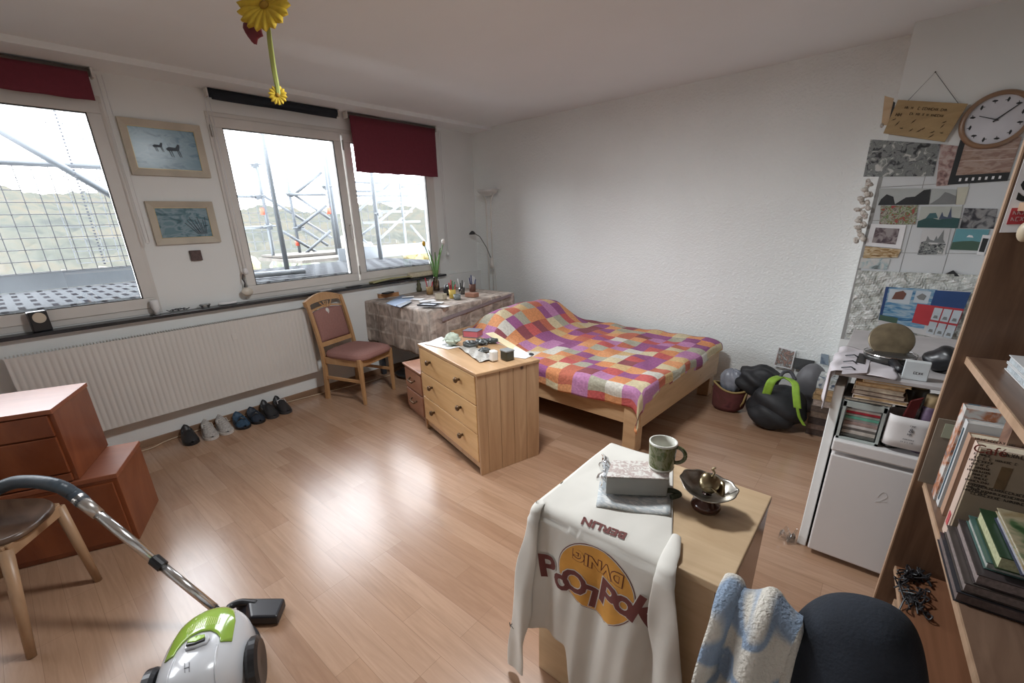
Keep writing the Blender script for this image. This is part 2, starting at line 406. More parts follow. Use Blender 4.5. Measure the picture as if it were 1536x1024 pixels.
tileM = M('white_wall_tile', (.58, .60, .61), .25, var=.03, vs=4)
S('wall_pier', MB().bb((3.817, -.238, 0), (RX, 0, H)), wall2M, 'white projecting wall above the fridge', 'wall')
# tiles on the pier, one panel with grout grooves
mb = MB(); tw = .20; g0 = at((1357, 379), 1, -.243)
for i in range(-1, 5):
    for k in range(-3, 3):
        x0 = g0.x+i*tw; z0 = g0.z+k*tw
        if x0 < RX-tw: mb.bb((max(3.822, x0)+.0018, -.243, z0+.0018), (x0+tw-.0018, -.2395, z0+tw-.0018))
S('trim_4', MB().bb((3.819, -.2405, g0.z-.6), (RX, -.238, g0.z+.6)), M('grey_grout', (.30, .30, .29), .9), 'grey grout between the wall tiles', 'grout')
S('wall_tiles', mb, tileM, 'white square tiles on the projecting wall', 'wall tiles')

cl = E('added_ceiling_lamp', 'added round white ceiling lamp, unseen, for fill light', 'ceiling lamp', (LMP[0], LMP[1], 2.41))  # made-up fixture around the added fill light
B(MB().lathe([(.20, .05), (.21, .09)], seg=32), 'base_ring', whiteM, cl, world=False, smooth=True)
em, ent, eb = base('added_lamp_glass', .4); eb.inputs['Base Color'].default_value = (.8, .78, .74, 1); eb.inputs['Emission Color'].default_value = (1, .96, .91, 1); eb.inputs['Emission Strength'].default_value = .15
B(MB().lathe([(0, .0), (.12, .006), (.18, .025), (.20, .05)], seg=32), 'opal_shade', em, cl, world=False, smooth=True)
# windows
glassM = glassy('window_glass')
def sash(n, ya, yb, za, zb_, par, handle=False, x=.012):
    t = .072; mb = MB()
    mb.bb((-.06, ya, za), (x, yb, za+t)); mb.bb((-.06, ya, zb_-t), (x, yb, zb_)); mb.bb((-.06, ya, za+t), (x, ya+t, zb_-t)); mb.bb((-.06, yb-t, za+t), (x, yb, zb_-t))
    f = S('sash', mb, whiteM, parent=par, bev=.004)
    g = .006; mb = MB(); a, b, c, d = ya+t, yb-t, za+t, zb_-t
    for p, q in (((a, c), (b, c+g)), ((a, d-g), (b, d)), ((a, c), (a+g, d)), ((b-g, c), (b, d))): mb.bb((x-.012, p[0], p[1]), (x-.004, q[0], q[1]))
    B(mb, 'rubber_seal', gasketM, f)
    B(MB().bb((-.03, a, c), (-.024, b, d)), 'pane', glassM, f)
    if handle:
        yh = yb-t/2; mb = MB().box((x+.004, yh, 1.50), (.008, .028, .065)).tube([(x+.005, yh, 1.515), (x+.035, yh, 1.515)], .008)
        mb.box((x+.04, yh, 1.455), (.012, .02, .13)); B(mb, 'window_handle', whiteM, f, bev=.003)
    mb = MB()
    for z in (za+.1, zb_-.1): mb.tube([(x+.004, ya-.006, z-.04), (x+.004, ya-.006, z+.04)], .008)
    B(mb, 'hinge', M('grey_hinge', (.35, .34, .32), .5), f, smooth=True)
def window(name, ya, yb, sashes, label):
    mb = MB(); t = .04
    mb.bb((-.08, ya, zb), (.004, yb, zb+t)); mb.bb((-.08, ya, zt-t), (.004, yb, zt)); mb.bb((-.08, ya, zb+t), (.004, ya+t, zt-t)); mb.bb((-.08, yb-t, zb+t), (.004, yb, zt-t))
    w = S(name, mb, whiteM, label, 'window', bev=.003)
    for k, (a, b, h) in enumerate(sashes): sash(k, a, b, .995, 2.305, w, h)
    return w
w1 = window('window_1', y1a, y1b, [(-4.75, -3.405, False)], 'left white framed window with the red blind')
w2 = window('window_2', y2a, y2b, [(-2.775, -1.725, True), (-1.705, -.68, False)], 'double white framed window over the radiator')

def side_window(name, a, b, ax, label):
    def bb(m, p, q): # p, q = (along, across, z)
        return m.bb((p[1], p[0], p[2]), (q[1], q[0], q[2])) if ax == 1 else m.bb(p, q)
    u0, u1, z0_, z1_, c0, c1 = a[0], b[0], a[1], b[1], a[2], b[2]
    mb = MB(); t = .07
    bb(mb, (u0, c0, z0_), (u1, c1, z0_+t)); bb(mb, (u0, c0, z1_-t), (u1, c1, z1_)); bb(mb, (u0, c0, z0_), (u0+t, c1, z1_)); bb(mb, (u1-t, c0, z0_), (u1, c1, z1_))
    w = S(name, mb, whiteM, label, 'window', bev=.003); cm = (c0+c1)/2
    B(bb(MB(), (u0+t, cm-.003, z0_+t), (u1-t, cm+.003, z1_-t)), 'pane', glassM, w)
side_window('window_added', (-6.15, .955, -.07), (-4.9, 2.335, -.01), 1, 'unseen white framed window added for light behind the camera')  # added out of view to let more sky light into the room
# blinds
def blind(name, label, ya, yb, zbot, mat, box_r=.022, wavy=False):
    t = E(name, label, 'roller blind', (.05, (ya+yb)/2, 2.46))
    B(MB().tube([(.055, ya, 2.445), (.055, yb, 2.445)], box_r, 14), 'blind_roll', blindboxM if not wavy else mat, t, smooth=True)
    def fn(u, v):
        z = 2.445+(zbot-2.445)*v; return (.075+.006*math.sin(u*9+v*3)*v, ya+.01+(yb-ya-.02)*u, z+(.0018*math.sin(u*40)*v if not wavy else 0))
    B(MB().grid(fn, 40, 8), 'blind_fabric', mat, t, smooth=True, solid=.002)
    for y in (ya-.012, yb+.012): B(MB().box((.05, y, 2.445), (.06, .012, .055)), 'bracket', whiteM, t, bev=.003)
    return t
bl = blind('roller_blind', 'dark red roller blind rolled up over the left window', -4.75, -3.415, 2.29, redM)
def chain(par, y, z0, z1, bob=True):
    mb = MB(); mb.tube([(.07, y, z0), (.066, y+.004, (z0+z1)/2), (.07, y+.005, z1)], .0028, 6); mb.tube([(.07, y+.028, z0), (.07, y+.026, z1)], .0028, 6)
    mb.tube([(.07, y+.005+.0105*(1-math.cos(a)), z1-.0105*math.sin(a)) for a in [PI*k/8 for k in range(9)]], .0028, 6)
    B(mb, 'pull_cord', paperM, par, smooth=True)
    if bob: B(MB().ball((.075, y+.015, z1-.03), (.02, .02, .026)), 'cord_bob', paperM, par, smooth=True)
chain(bl, -3.385, 2.44, 1.45, False)
bl = blind('roller_blind', 'black roller blind rolled up over the double window', -2.765, -1.76, 2.40, navyM, .03, True)
chain(bl, -2.80, 2.43, 1.22)
bl = blind('roller_blind', 'dark red roller blind pulled halfway down by the corner', -1.655, -.625, 1.98, redM)
chain(bl, -.585, 2.43, 1.20)

# radiator
rad = E('radiator', 'long white ribbed panel radiator under the windows', 'radiator', (.11, -3.3, .235))
ya, yb, z0, z1 = -4.24, -2.37, .24, .832
pitch = .0333; nfl = int((yb-ya)/pitch)
def rf(u, v):
    y = ya+(yb-ya)*u; z = z0+(z1-z0)*v; e = min(1, min(v, 1-v)/.06)
    ph = ((y-ya)/pitch) % 1; d = .5-.5*math.cos(2*PI*ph); d = d**2.2
    return (.155-.0045*d*e, y, z)
B(MB().grid(rf, nfl*8, 24), 'front_panel', radM, rad, smooth=True)
B(MB().bb((.075, ya, z0), (.14, yb, z1-.012)), 'body', radM, rad, bev=.004)
mb = MB(); n = 110
for i in range(n): y = ya+.01+(yb-ya-.02)*i/(n-1); mb.bb((.078, y-.0035, z1-.012), (.15, y+.0035, z1+.002))
B(mb, 'top_grille', radM, rad)
mb = MB().tube([(.10, yb, .78), (.10, yb+.05, .78), (.10, yb+.09, .78)], .010); mb.tube([(.10, yb+.09, .79), (.10, yb+.09, .06), (.1, yb+.09, .0)], .011)
B(mb, 'pipe', radM, rad, smooth=True)
mb = MB().tube([(.10, yb+.09, .78), (.15, yb+.12, .78), (.20, yb+.17, .765)], [.014, .02, .016], 12); mb.lathe([(.021, 0), (.024, .02), (.022, .055), (.01, .06)], (.16, yb+.13, .775), R=Euler((0, 1.2, .8)).to_matrix())
B(mb, 'thermostat_valve', whiteM, rad, smooth=True)
tg = MB().bb((.156, -3.02, .685), (.159, -2.985, .735)); B(tg, 'badge', whiteM, rad, bev=.001)

# ================================================================== OUTSIDE
sc = E('scaffold', 'grey tube scaffold with braces and mesh guard outside the windows', 'scaffold', (-1.9, -2.5, -6))
def st(name, p, q, x, r=.024, x2=None, ext=0, mat=None, seg=10):
    a = at(p, 0, x); b = at(q, 0, x2 if x2 is not None else x); d = (b-a)*ext
    return B(MB().tube([a-d, b+d], r, seg), name, mat or scafM, sc, smooth=True)
XF = -1.9
# left window: rail, brace, cable
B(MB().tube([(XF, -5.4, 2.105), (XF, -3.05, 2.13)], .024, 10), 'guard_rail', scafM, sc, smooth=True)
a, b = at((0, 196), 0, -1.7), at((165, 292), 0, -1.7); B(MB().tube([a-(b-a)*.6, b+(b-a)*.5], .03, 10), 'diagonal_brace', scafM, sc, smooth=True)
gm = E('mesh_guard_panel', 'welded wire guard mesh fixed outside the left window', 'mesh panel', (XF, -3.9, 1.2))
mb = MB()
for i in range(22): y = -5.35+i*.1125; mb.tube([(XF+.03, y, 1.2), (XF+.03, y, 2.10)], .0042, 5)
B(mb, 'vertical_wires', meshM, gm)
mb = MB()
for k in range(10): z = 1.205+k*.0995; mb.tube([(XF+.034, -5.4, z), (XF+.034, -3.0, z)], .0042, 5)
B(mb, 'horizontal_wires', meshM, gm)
mb = MB(); a, b = at((81, 165), 0, -1.5), at((158, 398), 0, -1.5)
for i in range(48): p = a.lerp(b, i/48); q = a.lerp(b, (i+.55)/48); mb.tube([p, q], .009, 6)
T('hanging_rope', 'knotted grey rope hanging outside the left window', 'rope', mb, M('grey_rope', (.05, .055, .065), .8))
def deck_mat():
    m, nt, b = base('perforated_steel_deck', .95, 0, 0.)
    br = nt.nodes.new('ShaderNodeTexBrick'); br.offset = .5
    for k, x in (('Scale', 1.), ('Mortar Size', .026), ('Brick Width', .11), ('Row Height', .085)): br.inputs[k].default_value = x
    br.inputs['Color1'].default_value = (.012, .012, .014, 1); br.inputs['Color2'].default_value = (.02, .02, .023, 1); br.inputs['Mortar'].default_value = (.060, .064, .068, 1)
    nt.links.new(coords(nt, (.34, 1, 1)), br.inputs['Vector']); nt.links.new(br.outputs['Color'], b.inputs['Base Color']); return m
deckM = deck_mat()
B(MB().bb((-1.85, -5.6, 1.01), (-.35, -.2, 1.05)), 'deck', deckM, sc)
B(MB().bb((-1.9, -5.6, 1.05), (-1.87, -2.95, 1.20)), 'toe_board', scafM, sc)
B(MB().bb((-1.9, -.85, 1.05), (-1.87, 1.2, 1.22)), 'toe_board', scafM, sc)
# right-hand bay of the scaffold, behind the double window
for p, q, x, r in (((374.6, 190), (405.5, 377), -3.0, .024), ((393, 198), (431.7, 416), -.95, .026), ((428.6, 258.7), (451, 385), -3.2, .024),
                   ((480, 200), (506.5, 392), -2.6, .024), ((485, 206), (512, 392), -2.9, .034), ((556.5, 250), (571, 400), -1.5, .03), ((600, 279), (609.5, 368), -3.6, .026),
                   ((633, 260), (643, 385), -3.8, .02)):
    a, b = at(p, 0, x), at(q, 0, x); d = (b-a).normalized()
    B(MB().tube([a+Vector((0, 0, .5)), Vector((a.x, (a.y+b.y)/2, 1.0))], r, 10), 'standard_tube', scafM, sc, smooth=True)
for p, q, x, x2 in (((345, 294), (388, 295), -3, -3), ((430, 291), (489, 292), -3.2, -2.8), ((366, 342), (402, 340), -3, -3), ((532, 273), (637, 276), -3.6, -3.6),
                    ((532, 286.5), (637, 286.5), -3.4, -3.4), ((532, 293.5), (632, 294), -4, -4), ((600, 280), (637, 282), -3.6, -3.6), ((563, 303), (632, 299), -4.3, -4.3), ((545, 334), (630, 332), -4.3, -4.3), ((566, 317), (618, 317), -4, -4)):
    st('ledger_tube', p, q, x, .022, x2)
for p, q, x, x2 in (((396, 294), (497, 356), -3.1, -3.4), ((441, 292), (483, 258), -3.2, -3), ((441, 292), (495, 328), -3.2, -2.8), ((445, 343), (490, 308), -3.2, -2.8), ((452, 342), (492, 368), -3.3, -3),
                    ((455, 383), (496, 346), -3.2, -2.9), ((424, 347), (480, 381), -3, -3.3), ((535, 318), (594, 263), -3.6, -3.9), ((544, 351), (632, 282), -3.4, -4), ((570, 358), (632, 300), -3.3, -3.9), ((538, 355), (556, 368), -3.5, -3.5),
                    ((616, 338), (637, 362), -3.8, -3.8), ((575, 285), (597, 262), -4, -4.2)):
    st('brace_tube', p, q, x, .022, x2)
mb = MB()
for p, x in (((387, 294), -3), ((403, 340), -3), ((435, 291), -3.2), ((446, 342), -3.2), ((382, 247), -3), ((489, 280), -2.7), ((568, 320), -1.5)):
    c = at(p, 0, x); mb.box(c, (.07, .08, .07), (.3, .5, .2)); mb.tube([c+Vector((.03, -.09, 0)), c+Vector((.03, .09, .01))], .012, 6)
B(mb, 'couplers', scafM, sc)
mb = MB()
for p, x in (((393.5, 317), -3), ((446, 364), -3.2), ((493, 316), -2.6)):
    c = at(p, 0, x); mb.tube([c-Vector((0, 0, .045)), c+Vector((0, 0, .045))], .029, 12)
B(mb, 'red_bands', orangecapM, sc, smooth=True)
B(MB().bb((-3.4, -1.35, 1.06), (-1.95, .8, 1.10)).bb((-3.4, -1.3, 1.11), (-2.6, .6, 1.14)), 'plank', M('weathered_plank', (.065, .058, .048), .8, var=.3, vs=8), sc)
B(MB().bb((-1.95, -2.9, 1.00), (-.95, -1.72, 1.04)), 'plank', M('grey_sheet', (.058, .062, .068), .7), sc)
a = at((352, 411), 2, 1.09); b = at((425, 424), 2, 1.09)
B(MB().tube([(-.75, -2.95, 1.09), (-.55, -2.0, 1.09)], .028, 10), 'ledger_tube', scafM, sc, smooth=True)
mb = MB()
for i in range(34): y = -3.3+i*.16; mb.tube([(-4.6, y, 1.15), (-4.6, y, 4.3)], .006, 4)
for k in range(20): z = 1.15+k*.16; mb.tube([(-4.6, -3.3, z), (-4.6, 2.0, z)], .006, 4)
T('safety_net', 'thin square safety netting hung beyond the scaffold', 'netting', mb, M('pale_net_cord', (.045, .05, .056), .8))

def hill_mat():
    m, nt, b = base('hazy_autumn_hills', .95, 0, .0)  # haze painted in as greyed, low-saturation colours
    c = ramp(nt, noise(nt, coords(nt, (.035, .035, .06)), 1., 6, .5, .65), [(.3, (.040, .043, .042)), (.42, (.053, .057, .050)), (.52, (.064, .064, .054)), (.6, (.072, .066, .052)), (.7, (.056, .058, .060))])
    nt.links.new(c, b.inputs['Base Color']); return m
def hill(u, v):
    x = -14-600*u*u-60*u; y = -420+900*v
    d = -x
    z = -14+max(0, d-70)*.085*(1+.25*math.sin(y*.011+1)+.12*math.sin(y*.043+2)+.05*math.sin(y*.13+x*.05))
    return (x, y*(.25+.75*u), z+(1.1*math.sin(y*.9+x*.3)+.8*math.sin(y*1.7+x*.9))*min(1, u*3))
hm = MB().grid(hill, 80, 220)
o = B(hm, 'hills', hill_mat(), smooth=True); tag(o, 'hazy wooded hills beyond the scaffold', 'hills', kind='structure')
treeM = [pict('tree_leaves_%s' % k, c, 1.2) for k, c in (('green', [(.02, .03, .014), (.04, .05, .022)]), ('yellow', [(.07, .05, .013), (.11, .085, .02)]), ('pale', [(.05, .05, .035), (.085, .08, .055)]))]
def tree(loc, r, k, label, grp):
    t = E('tree', label, 'tree', loc, group=grp); x, y, z = loc
    B(MB().tube([(x, y, z), (x+.2, y, z+r*2.2)], [.3, .15], 8), 'trunk', darkM, t, smooth=True)
    mb = MB()
    for i in range(9):
        a = rnd.uniform(0, 6.28); rr = r*rnd.uniform(.45, .65); ph = rnd.uniform(0, 9)
        mb.ball((x+math.cos(a)*r*.5, y+math.sin(a)*r*.6, z+r*2+rnd.uniform(-.5, .7)*r), rr, 12, 8, fn=lambda d: 1+.18*math.sin(d.x*9+ph)*math.sin(d.y*8+ph)+.1*math.sin(d.z*17))
    B(mb, 'foliage', treeM[k], t, smooth=True)
for i in range(12):
    y = -60+i*13+rnd.uniform(-1, 1); xx = -60-rnd.uniform(0, 20)
    k = (1, 0, 2)[i % 3]
    tree((xx, y, -14.5), rnd.uniform(3.4, 4.6), k, ['bare dark green tree in the valley beyond the scaffold', 'yellow autumn tree in the valley beyond the scaffold', ''][0] if k == 0 else ('yellow autumn tree in the valley beyond the scaffold' if k == 1 else 'pale hazy tree in the valley beyond the scaffold'), ['green trees beyond the scaffold', 'yellow trees beyond the scaffold', 'pale trees beyond the scaffold'][k])
# ================================================================== FURNITURE
# ---- chest of three drawers
CHL, CHA = (2.3187, -2.4637, 0), -.283
ch = E('chest_of_drawers', 'pine chest of three drawers standing in front of the bed', 'chest of drawers', CHL, CHA)
w, d, h = .856, .453, .68                                        # local: x to the left is negative, y back
mb = MB(); mb.bb((-w, .02, .03), (-w+.02, d, h-.02)); mb.bb((-.02, .0, 0), (0, .06, h-.02))
for k in range(4): mb.bb((-.018, .06+k*(d-.06)/4+.0015, 0.0), (-.001, .06+(k+1)*(d-.06)/4-.0015, h-.02))
mb.bb((-w, d-.015, .03), (0, d, h-.02)); mb.bb((-w, .0, .03), (-w+.018, .03, h-.02)); mb.bb((-w+.018, .01, .035), (-.02, .02, .075)); mb.bb((-w, .0, 0), (-w+.03, .05, .03))
B(mb, 'carcass', pineM, ch, world=False, bev=.002)
B(MB().bb((-w-.003, -.006, h-.02), (.004, d+.004, h)), 'top', pinetopM, ch, world=False, bev=.004)
dz = [(.085, .275), (.281, .468), (.474, .655)]
for z0, z1 in dz:
    dr = B(MB().bb((-w+.021, -.004, z0), (-.023, .016, z1)), 'drawer', pinehM, ch, world=False, bev=.004)
    for x in (-w+.20, -.22):
        zc = (z0+z1)/2+.02
        m = MB().lathe([(.009, 0), (.008, .012), (.017, .02), (.02, .028), (.014, .036), (0, .038)], (x, -.004, zc), 16, R=Euler((PI/2, 0, 0)).to_matrix())
        B(m, 'knob', M('dark_bronze_knob', (.10, .055, .025), .3, .6), dr, smooth=True, world=False)
def chp(p, z=.682): return az(p, z)
# ---- small pink-wood cabinet behind it
mc = E('bedside_cabinet', 'small pinkish wooden cabinet half hidden behind the pine chest', 'cabinet', (1.42, -2.17, 0), -.283)
pinkM = wood('pinkish_pine_wood', (.36, .17, .11), (.50, .27, .18), (2, 10, 10), .35)
B(MB().bb((-.36, .012, 0.0), (.01, .30, .40)), 'body', pinkM, mc, world=False, bev=.004)
B(MB().bb((-.37, -.012, .40), (.02, .31, .42)), 'top', pinkM, mc, world=False, bev=.008)
for z0 in (.04, .22):
    dr = B(MB().bb((-.345, -.002, z0), (-.01, .012, z0+.165)), 'drawer', pinkM, mc, world=False, bev=.005)
    B(MB().tube([(-.23, -.004, z0+.1), (-.22, -.03, z0+.085), (-.14, -.03, z0+.085), (-.13, -.004, z0+.1)], .007, 8), 'handle', M('dark_bronze_knob', (.1, .055, .025)), dr, world=False, smooth=True)

# ---- bed
BA = -.049
bd = E('bed', 'pine bed with a wide end board standing against the wall', 'bed', (2.955, -1.63, 0), BA)
L_, W_ = 1.87, 1.42
for x, y in ((-.11, 0), (-.11, W_-.095), (-L_, 0), (-L_, W_-.095)):
    B(MB().bb((x, y, 0), (x+.095, y+.095, .375 if x > -1 else .45)), 'leg', bedM, bd, world=False, bev=.005)
B(MB().bb((-L_+.05, .02, .19), (-.11, .045, .365)), 'side_rail', bedM, bd, world=False, bev=.004)
B(MB().bb((-L_+.05, W_-.045, .19), (-.11, W_-.02, .365)), 'side_rail', bedM, bd, world=False, bev=.004)
B(MB().bb((-.016, .005, .19), (.008, W_-.005, .40)), 'end_board', wood('bed_end_pine', (.44, .27, .14), (.60, .40, .23), (12, 1.2, 12), .4, 1.2, True), bd, world=False, bev=.004)
B(MB().bb((-L_, .01, .19), (-L_+.025, W_-.01, .58)), 'head_board', bedM, bd, world=False, bev=.004)
B(MB().bb((-L_+.05, .05, .25), (-.03, W_-.05, .30)), 'slatted_base', bedM, bd, world=False)
ma = E('mattress', 'white mattress lying on the bed under the quilt', 'mattress', (2.955, -1.63, .30), BA)
B(MB().bb((-L_+.04, .055, .0), (-.03, W_-.055, .15)), 'mattress_body', paperM, ma, world=False, bev=.03)
pw = E('pillow', 'pillow making the hump under the quilt at the desk end', 'pillow', (1.45, -1.0, .462), BA)
B(MB().ball((-.13, .27, .06), (.20, .42, .072), 24, 12), 'pillow_body', paperM, pw, world=False, smooth=True)
Rb = Euler((0, 0, BA)).to_matrix(); Ob = Vector((2.955, -1.63, 0))
def hump(s, t):
    a = math.exp(-(abs(s+1.62)/.30)**2.4)
    b = 1/(1+math.exp(-(t-.22)*14)); c = 1/(1+math.exp((t-1.30)*16))
    return .265*a*b*c+.03*math.exp(-((s+1.0)/.3)**2-((t-.9)/.4)**2)
def quilt(u, v):
    s0, s1 = -L_-.03, .155; t0, t1 = -.145, W_+.02
    s = s0+(s1-s0)*u; t = t0+(t1-t0)*v
    x, y = s, t; z = .475; r = .055
    def roll(e):
        a = min(e/r, PI/2); return r*math.sin(a), r*(1-math.cos(a))+max(0, e-r*PI/2)
    if t < .04:
        e = .04-t; o, dn = roll(e); y = .04-o-.02*math.sin(s*9)*min(1, e*6); z -= dn
    if s > -.055:
        e = s+.055; o, dn = roll(e); x = -.055+o+.008*math.sin(t*14)*min(1, e*7)+.012*min(1, e*7); z -= dn*(.55+.08*math.sin(t*7+1))
        if t < .04: z -= .05*min(1, e*8)
    hz = hump(s, t) if s < -.6 or True else 0
    z += hz*(1 if t > .04 else max(0, 1-(.04-t)*5))
    z += .009*math.sin(s*11+t*5)*math.sin(t*8-s*3)+.006*math.sin(s*27+3*t)*math.sin(t*19)
    if t > W_-.1: z += .01
    if t < 0.03: y -= .012
    if t > W_-.02: z -= .0
    p = Rb @ Vector((x, y, z))+Ob; return (p, (s+5, t+3))
q = MB().grid(quilt, 150, 110)
T('patchwork_quilt', 'patchwork quilt in orange purple and cream spread over the bed', 'quilt', q, quiltM, smooth=True, solid=.012)

# ---- desk with cloth
dk = E('desk', 'desk under a taupe cloth in the corner by the window', 'desk', (.53, -1.13, 0), 0)
dz_ = .788
B(MB().bb((.075, -1.695, dz_-.025), (1.03, -.60, dz_)), 'desk_top', bedM, dk, bev=.003)
for x, y in ((.09, -1.67), (.97, -1.67), (.09, -.65), (.97, -.65)): B(MB().bb((x, y, 0), (x+.045, y+.045, dz_-.025)), 'leg', darkM, dk, bev=.003)
def tcl(u, v):
    x0, x1, y0, y1 = .06, 1.045, -1.715, -.585
    s = x0-.02+(x1-x0+.42)*u; t = y0-.40+(y1-y0+.42)*v
    x, y, z = s, t, dz_+.004
    if t < y0: z -= (y0-t)*(1+.12*u); y = y0-.012-.010*math.sin(s*24)*min(1, (y0-t)*5)-.03*(y0-t)
    if s > x1: z2 = s-x1; z = min(z, dz_+.004-z2) if t >= y0 else z-.0*z2; x = x1+.008+.010*math.sin(t*21)*min(1, z2*5)+.03*z2
    if s > x1 and t < y0:
        k = min(1, (s-x1)/.40); a = (y0-t)
        x = x1+.012+.035*math.sin(k*PI); y = y0-.02-.03*math.sin(k*PI); z = dz_+.004-max(s-x1, a)
    return ((x, y, z), (s, t))
tb = T('tablecloth', 'taupe tablecloth printed with arches draped over the desk', 'tablecloth', MB().grid(tcl, 90, 90), clothM, smooth=True, solid=.002)
B(MB().slab([(1.064, -1.60, .675), (1.061, -.62, .765), (1.061, -.62, .79), (1.064, -1.60, .705)], (1, 0, 0), .006), 'cloth_fold', M('greyish_lilac_cloth', (.24, .20, .21), .8), tb)

# ---- desk things
def dp(px, py, z=.794): return az((px, py), z)
DZ = .795
def book(name, label, cat, c, w, d, t, rz, cov, pages=creamM, group=None, spine='x'):
    e = E(name, label, cat, c, rz, group)
    B(MB().bb((-w/2, -d/2+.003, .003), (w/2-.003, d/2-.003, t-.003)), 'pages', pages, e, world=False)
    m = MB().bb((-w/2-.003, -d/2, 0), (w/2, d/2, .003)).bb((-w/2-.003, -d/2, t-.003), (w/2, d/2, t)).bb((-w/2-.004, -d/2, 0), (-w/2-.001, d/2, t))
    B(m, 'cover', cov, e, world=False, bev=.001); return e
woodboxM = M('orange_brown_book_edges', (.42, .20, .08), .7, vs=60)
c = dp(580, 445); book('thick_book', 'thick book with tan page edges at the left corner of the desk', 'book', (c.x, c.y, DZ), .16, .22, .05, -.2, paperM, woodboxM)
c = dp(582, 440, DZ+.05); T('pocket_diary', 'small black diary lying on the thick book on the desk', 'diary', MB().box((c.x, c.y, DZ+.058), (.07, .12, .012), (0, 0, .3)), blackM, bev=.002)
T('blue_folder', 'pale blue folder lying open on the desk', 'folder', MB().slab([dp(579, 455), dp(603, 443), dp(622, 447), dp(598, 461)], (0, 0, 1), .004), M('pale_blue_card', (.28, .38, .55), .6))
T('dark_folder', 'dark blue document folder at the front edge of the desk', 'folder', MB().slab([dp(594, 459, .801), dp(612, 452, .801), dp(618, 453, .801), dp(600, 462, .801)], (0, 0, 1), .007), M('dark_blue_card', (.05, .075, .12), .5))
cr = MB()
for k, (px, py, a, s) in enumerate(((626, 449, .3, .07), (641, 452, 1.1, .075), (655, 455, .6, .06), (664, 461, .2, .055), (612, 447, .9, .06))):
    c = dp(px, py)
    B_ = T('loose_paper', ['white sheet of paper near the window side of the desk', 'white printed sheet in the middle of the desk papers', 'white sheet tucked against the pen pots', 'white sheet hanging toward the front of the desk', 'white sheet beside the pale blue folder'][k], 'paper', MB().box((c.x, c.y, DZ+.0025+k*.0025), (s*2, s*1.4, .002), (0, 0, a)), paperM)
c = dp(643, 461)
gb = E('phone_case', 'black rimmed grey tray among the papers on the desk', 'tray', (c.x, c.y, DZ+.016), .35)
B(MB().box((0, 0, .005), (.17, .10, .01)), 'tray_base', M('grey_print', (.35, .38, .43), .5, var=.4, vs=60), gb, world=False, bev=.002)
B(MB().tube([(-.085, -.05, .012), (.085, -.05, .012), (.085, .05, .012), (-.085, .05, .012)], .006, 8, closed=True), 'rim', blackM, gb, world=False)
# tulip vase
c = dp(655, 436); vase = E('tulip_vase', 'glass vase with one yellow and one white tulip on the desk', 'vase', (c.x, c.y, DZ))
B(MB().lathe([(.03, 0), (.036, .01), (.036, .10), (.022, .13), (.028, .155), (.026, .155), (.02, .13), (.033, .1), (.033, .012), (0, .012)], (0, 0, 0)), 'vase_body', glassy('vase_glass', (.75, .62, .45), .12), vase, world=False, smooth=True)
stemM = M('tulip_green', (.10, .22, .05), .5); 
V = Vector
for tip, mt, nm in ((at((636, 366), 1, c.y), M('yellow_tulip_petal', (.75, .42, .03), .5), 'yellow tulip'), (at((665, 363), 1, c.y), M('white_tulip_petal', (.75, .72, .68), .5), 'white tulip')):
    b0 = V((c.x, c.y, DZ+.05)); md = b0.lerp(tip, .55)+V((.01, 0, .03)); pts = [b0.lerp(md, k/5)*(1-k/10)+md.lerp(tip, k/5)*(k/10) for k in range(6)]
    pts = [b0, b0.lerp(tip, .25)+V((0, 0, .04)), b0.lerp(tip, .6)+V((0, 0, .05)), tip]
    s_ = B(MB().tube(pts, .005, 8), 'stem', stemM, vase, smooth=True)
    fl = MB().ball(tip+V((0, 0, .005)), (.019, .019, .028), 18, 10, fn=lambda d: 1+.10*math.cos(3*math.atan2(d.y, d.x)))
    tag(B(fl, 'bloom', mt, s_, smooth=True), nm)
for (px, py), wd_ in (((642, 374), .02), ((660, 372), .022), ((652, 378), .016)):
    tip = at((px, py), 1, c.y); b0 = V((c.x, c.y, DZ+.12))
    def lf(u, v, tip=tip, b0=b0, wd_=wd_):
        p = b0.lerp(tip, u)+V((0, 0, .03*math.sin(u*PI))); k = math.sin(min(1, u*1.05+.08)*PI)**.7*wd_*(v-.5)*2; return (p.x+k, p.y+abs(v-.5)*.02, p.z)
    B(MB().grid(lf, 12, 4), 'leaf', stemM, vase, smooth=True, solid=.0015)
# pots
def pot(name, label, px, py, r, hh, mat, pens=0, cols=None, flare=1.1):
    c = dp(px, py); e = E(name, label, 'pen pot' if pens else 'pot', (c.x, c.y, DZ))
    B(MB().lathe([(r, 0), (r*flare, hh), (r*flare-.004, hh), (r-.004, .004), (0, .004)]), 'pot_body', mat, e, world=False, smooth=True)
    for k in range(pens):
        a = 6.28*k/pens+.5; col = cols[k % len(cols)]
        B(MB().tube([(math.cos(a)*r*.4, math.sin(a)*r*.4, .01), (math.cos(a)*r*1.15, math.sin(a)*r*1.15, hh+.05+.02*(k % 3))], .0055, 6), 'pen', col, e, world=False)
    return e
penM = [M('red_pen', (.5, .03, .05), .4), M('green_pen', (.05, .25, .12), .4), M('navy_pen', (.02, .03, .12), .4), M('white_pen', (.6, .6, .6), .4), blackM]
pot('pen_pot', 'yellow pot with red and green pens on the desk', 679, 447, .032, .085, M('yellow_pot', (.70, .52, .12), .5), 6, [penM[0], penM[1]])
pot('small_cup', 'small grey empty cup in front of the yellow pen pot', 686, 449, .033, .05, M('grey_cup', (.22, .25, .25), .5))
pot('pen_pot', 'brown leather pot with blue pens at the right of the desk', 709, 437, .034, .08, M('brown_leather_pot', (.16, .07, .05), .6), 6, [penM[2], penM[3]])
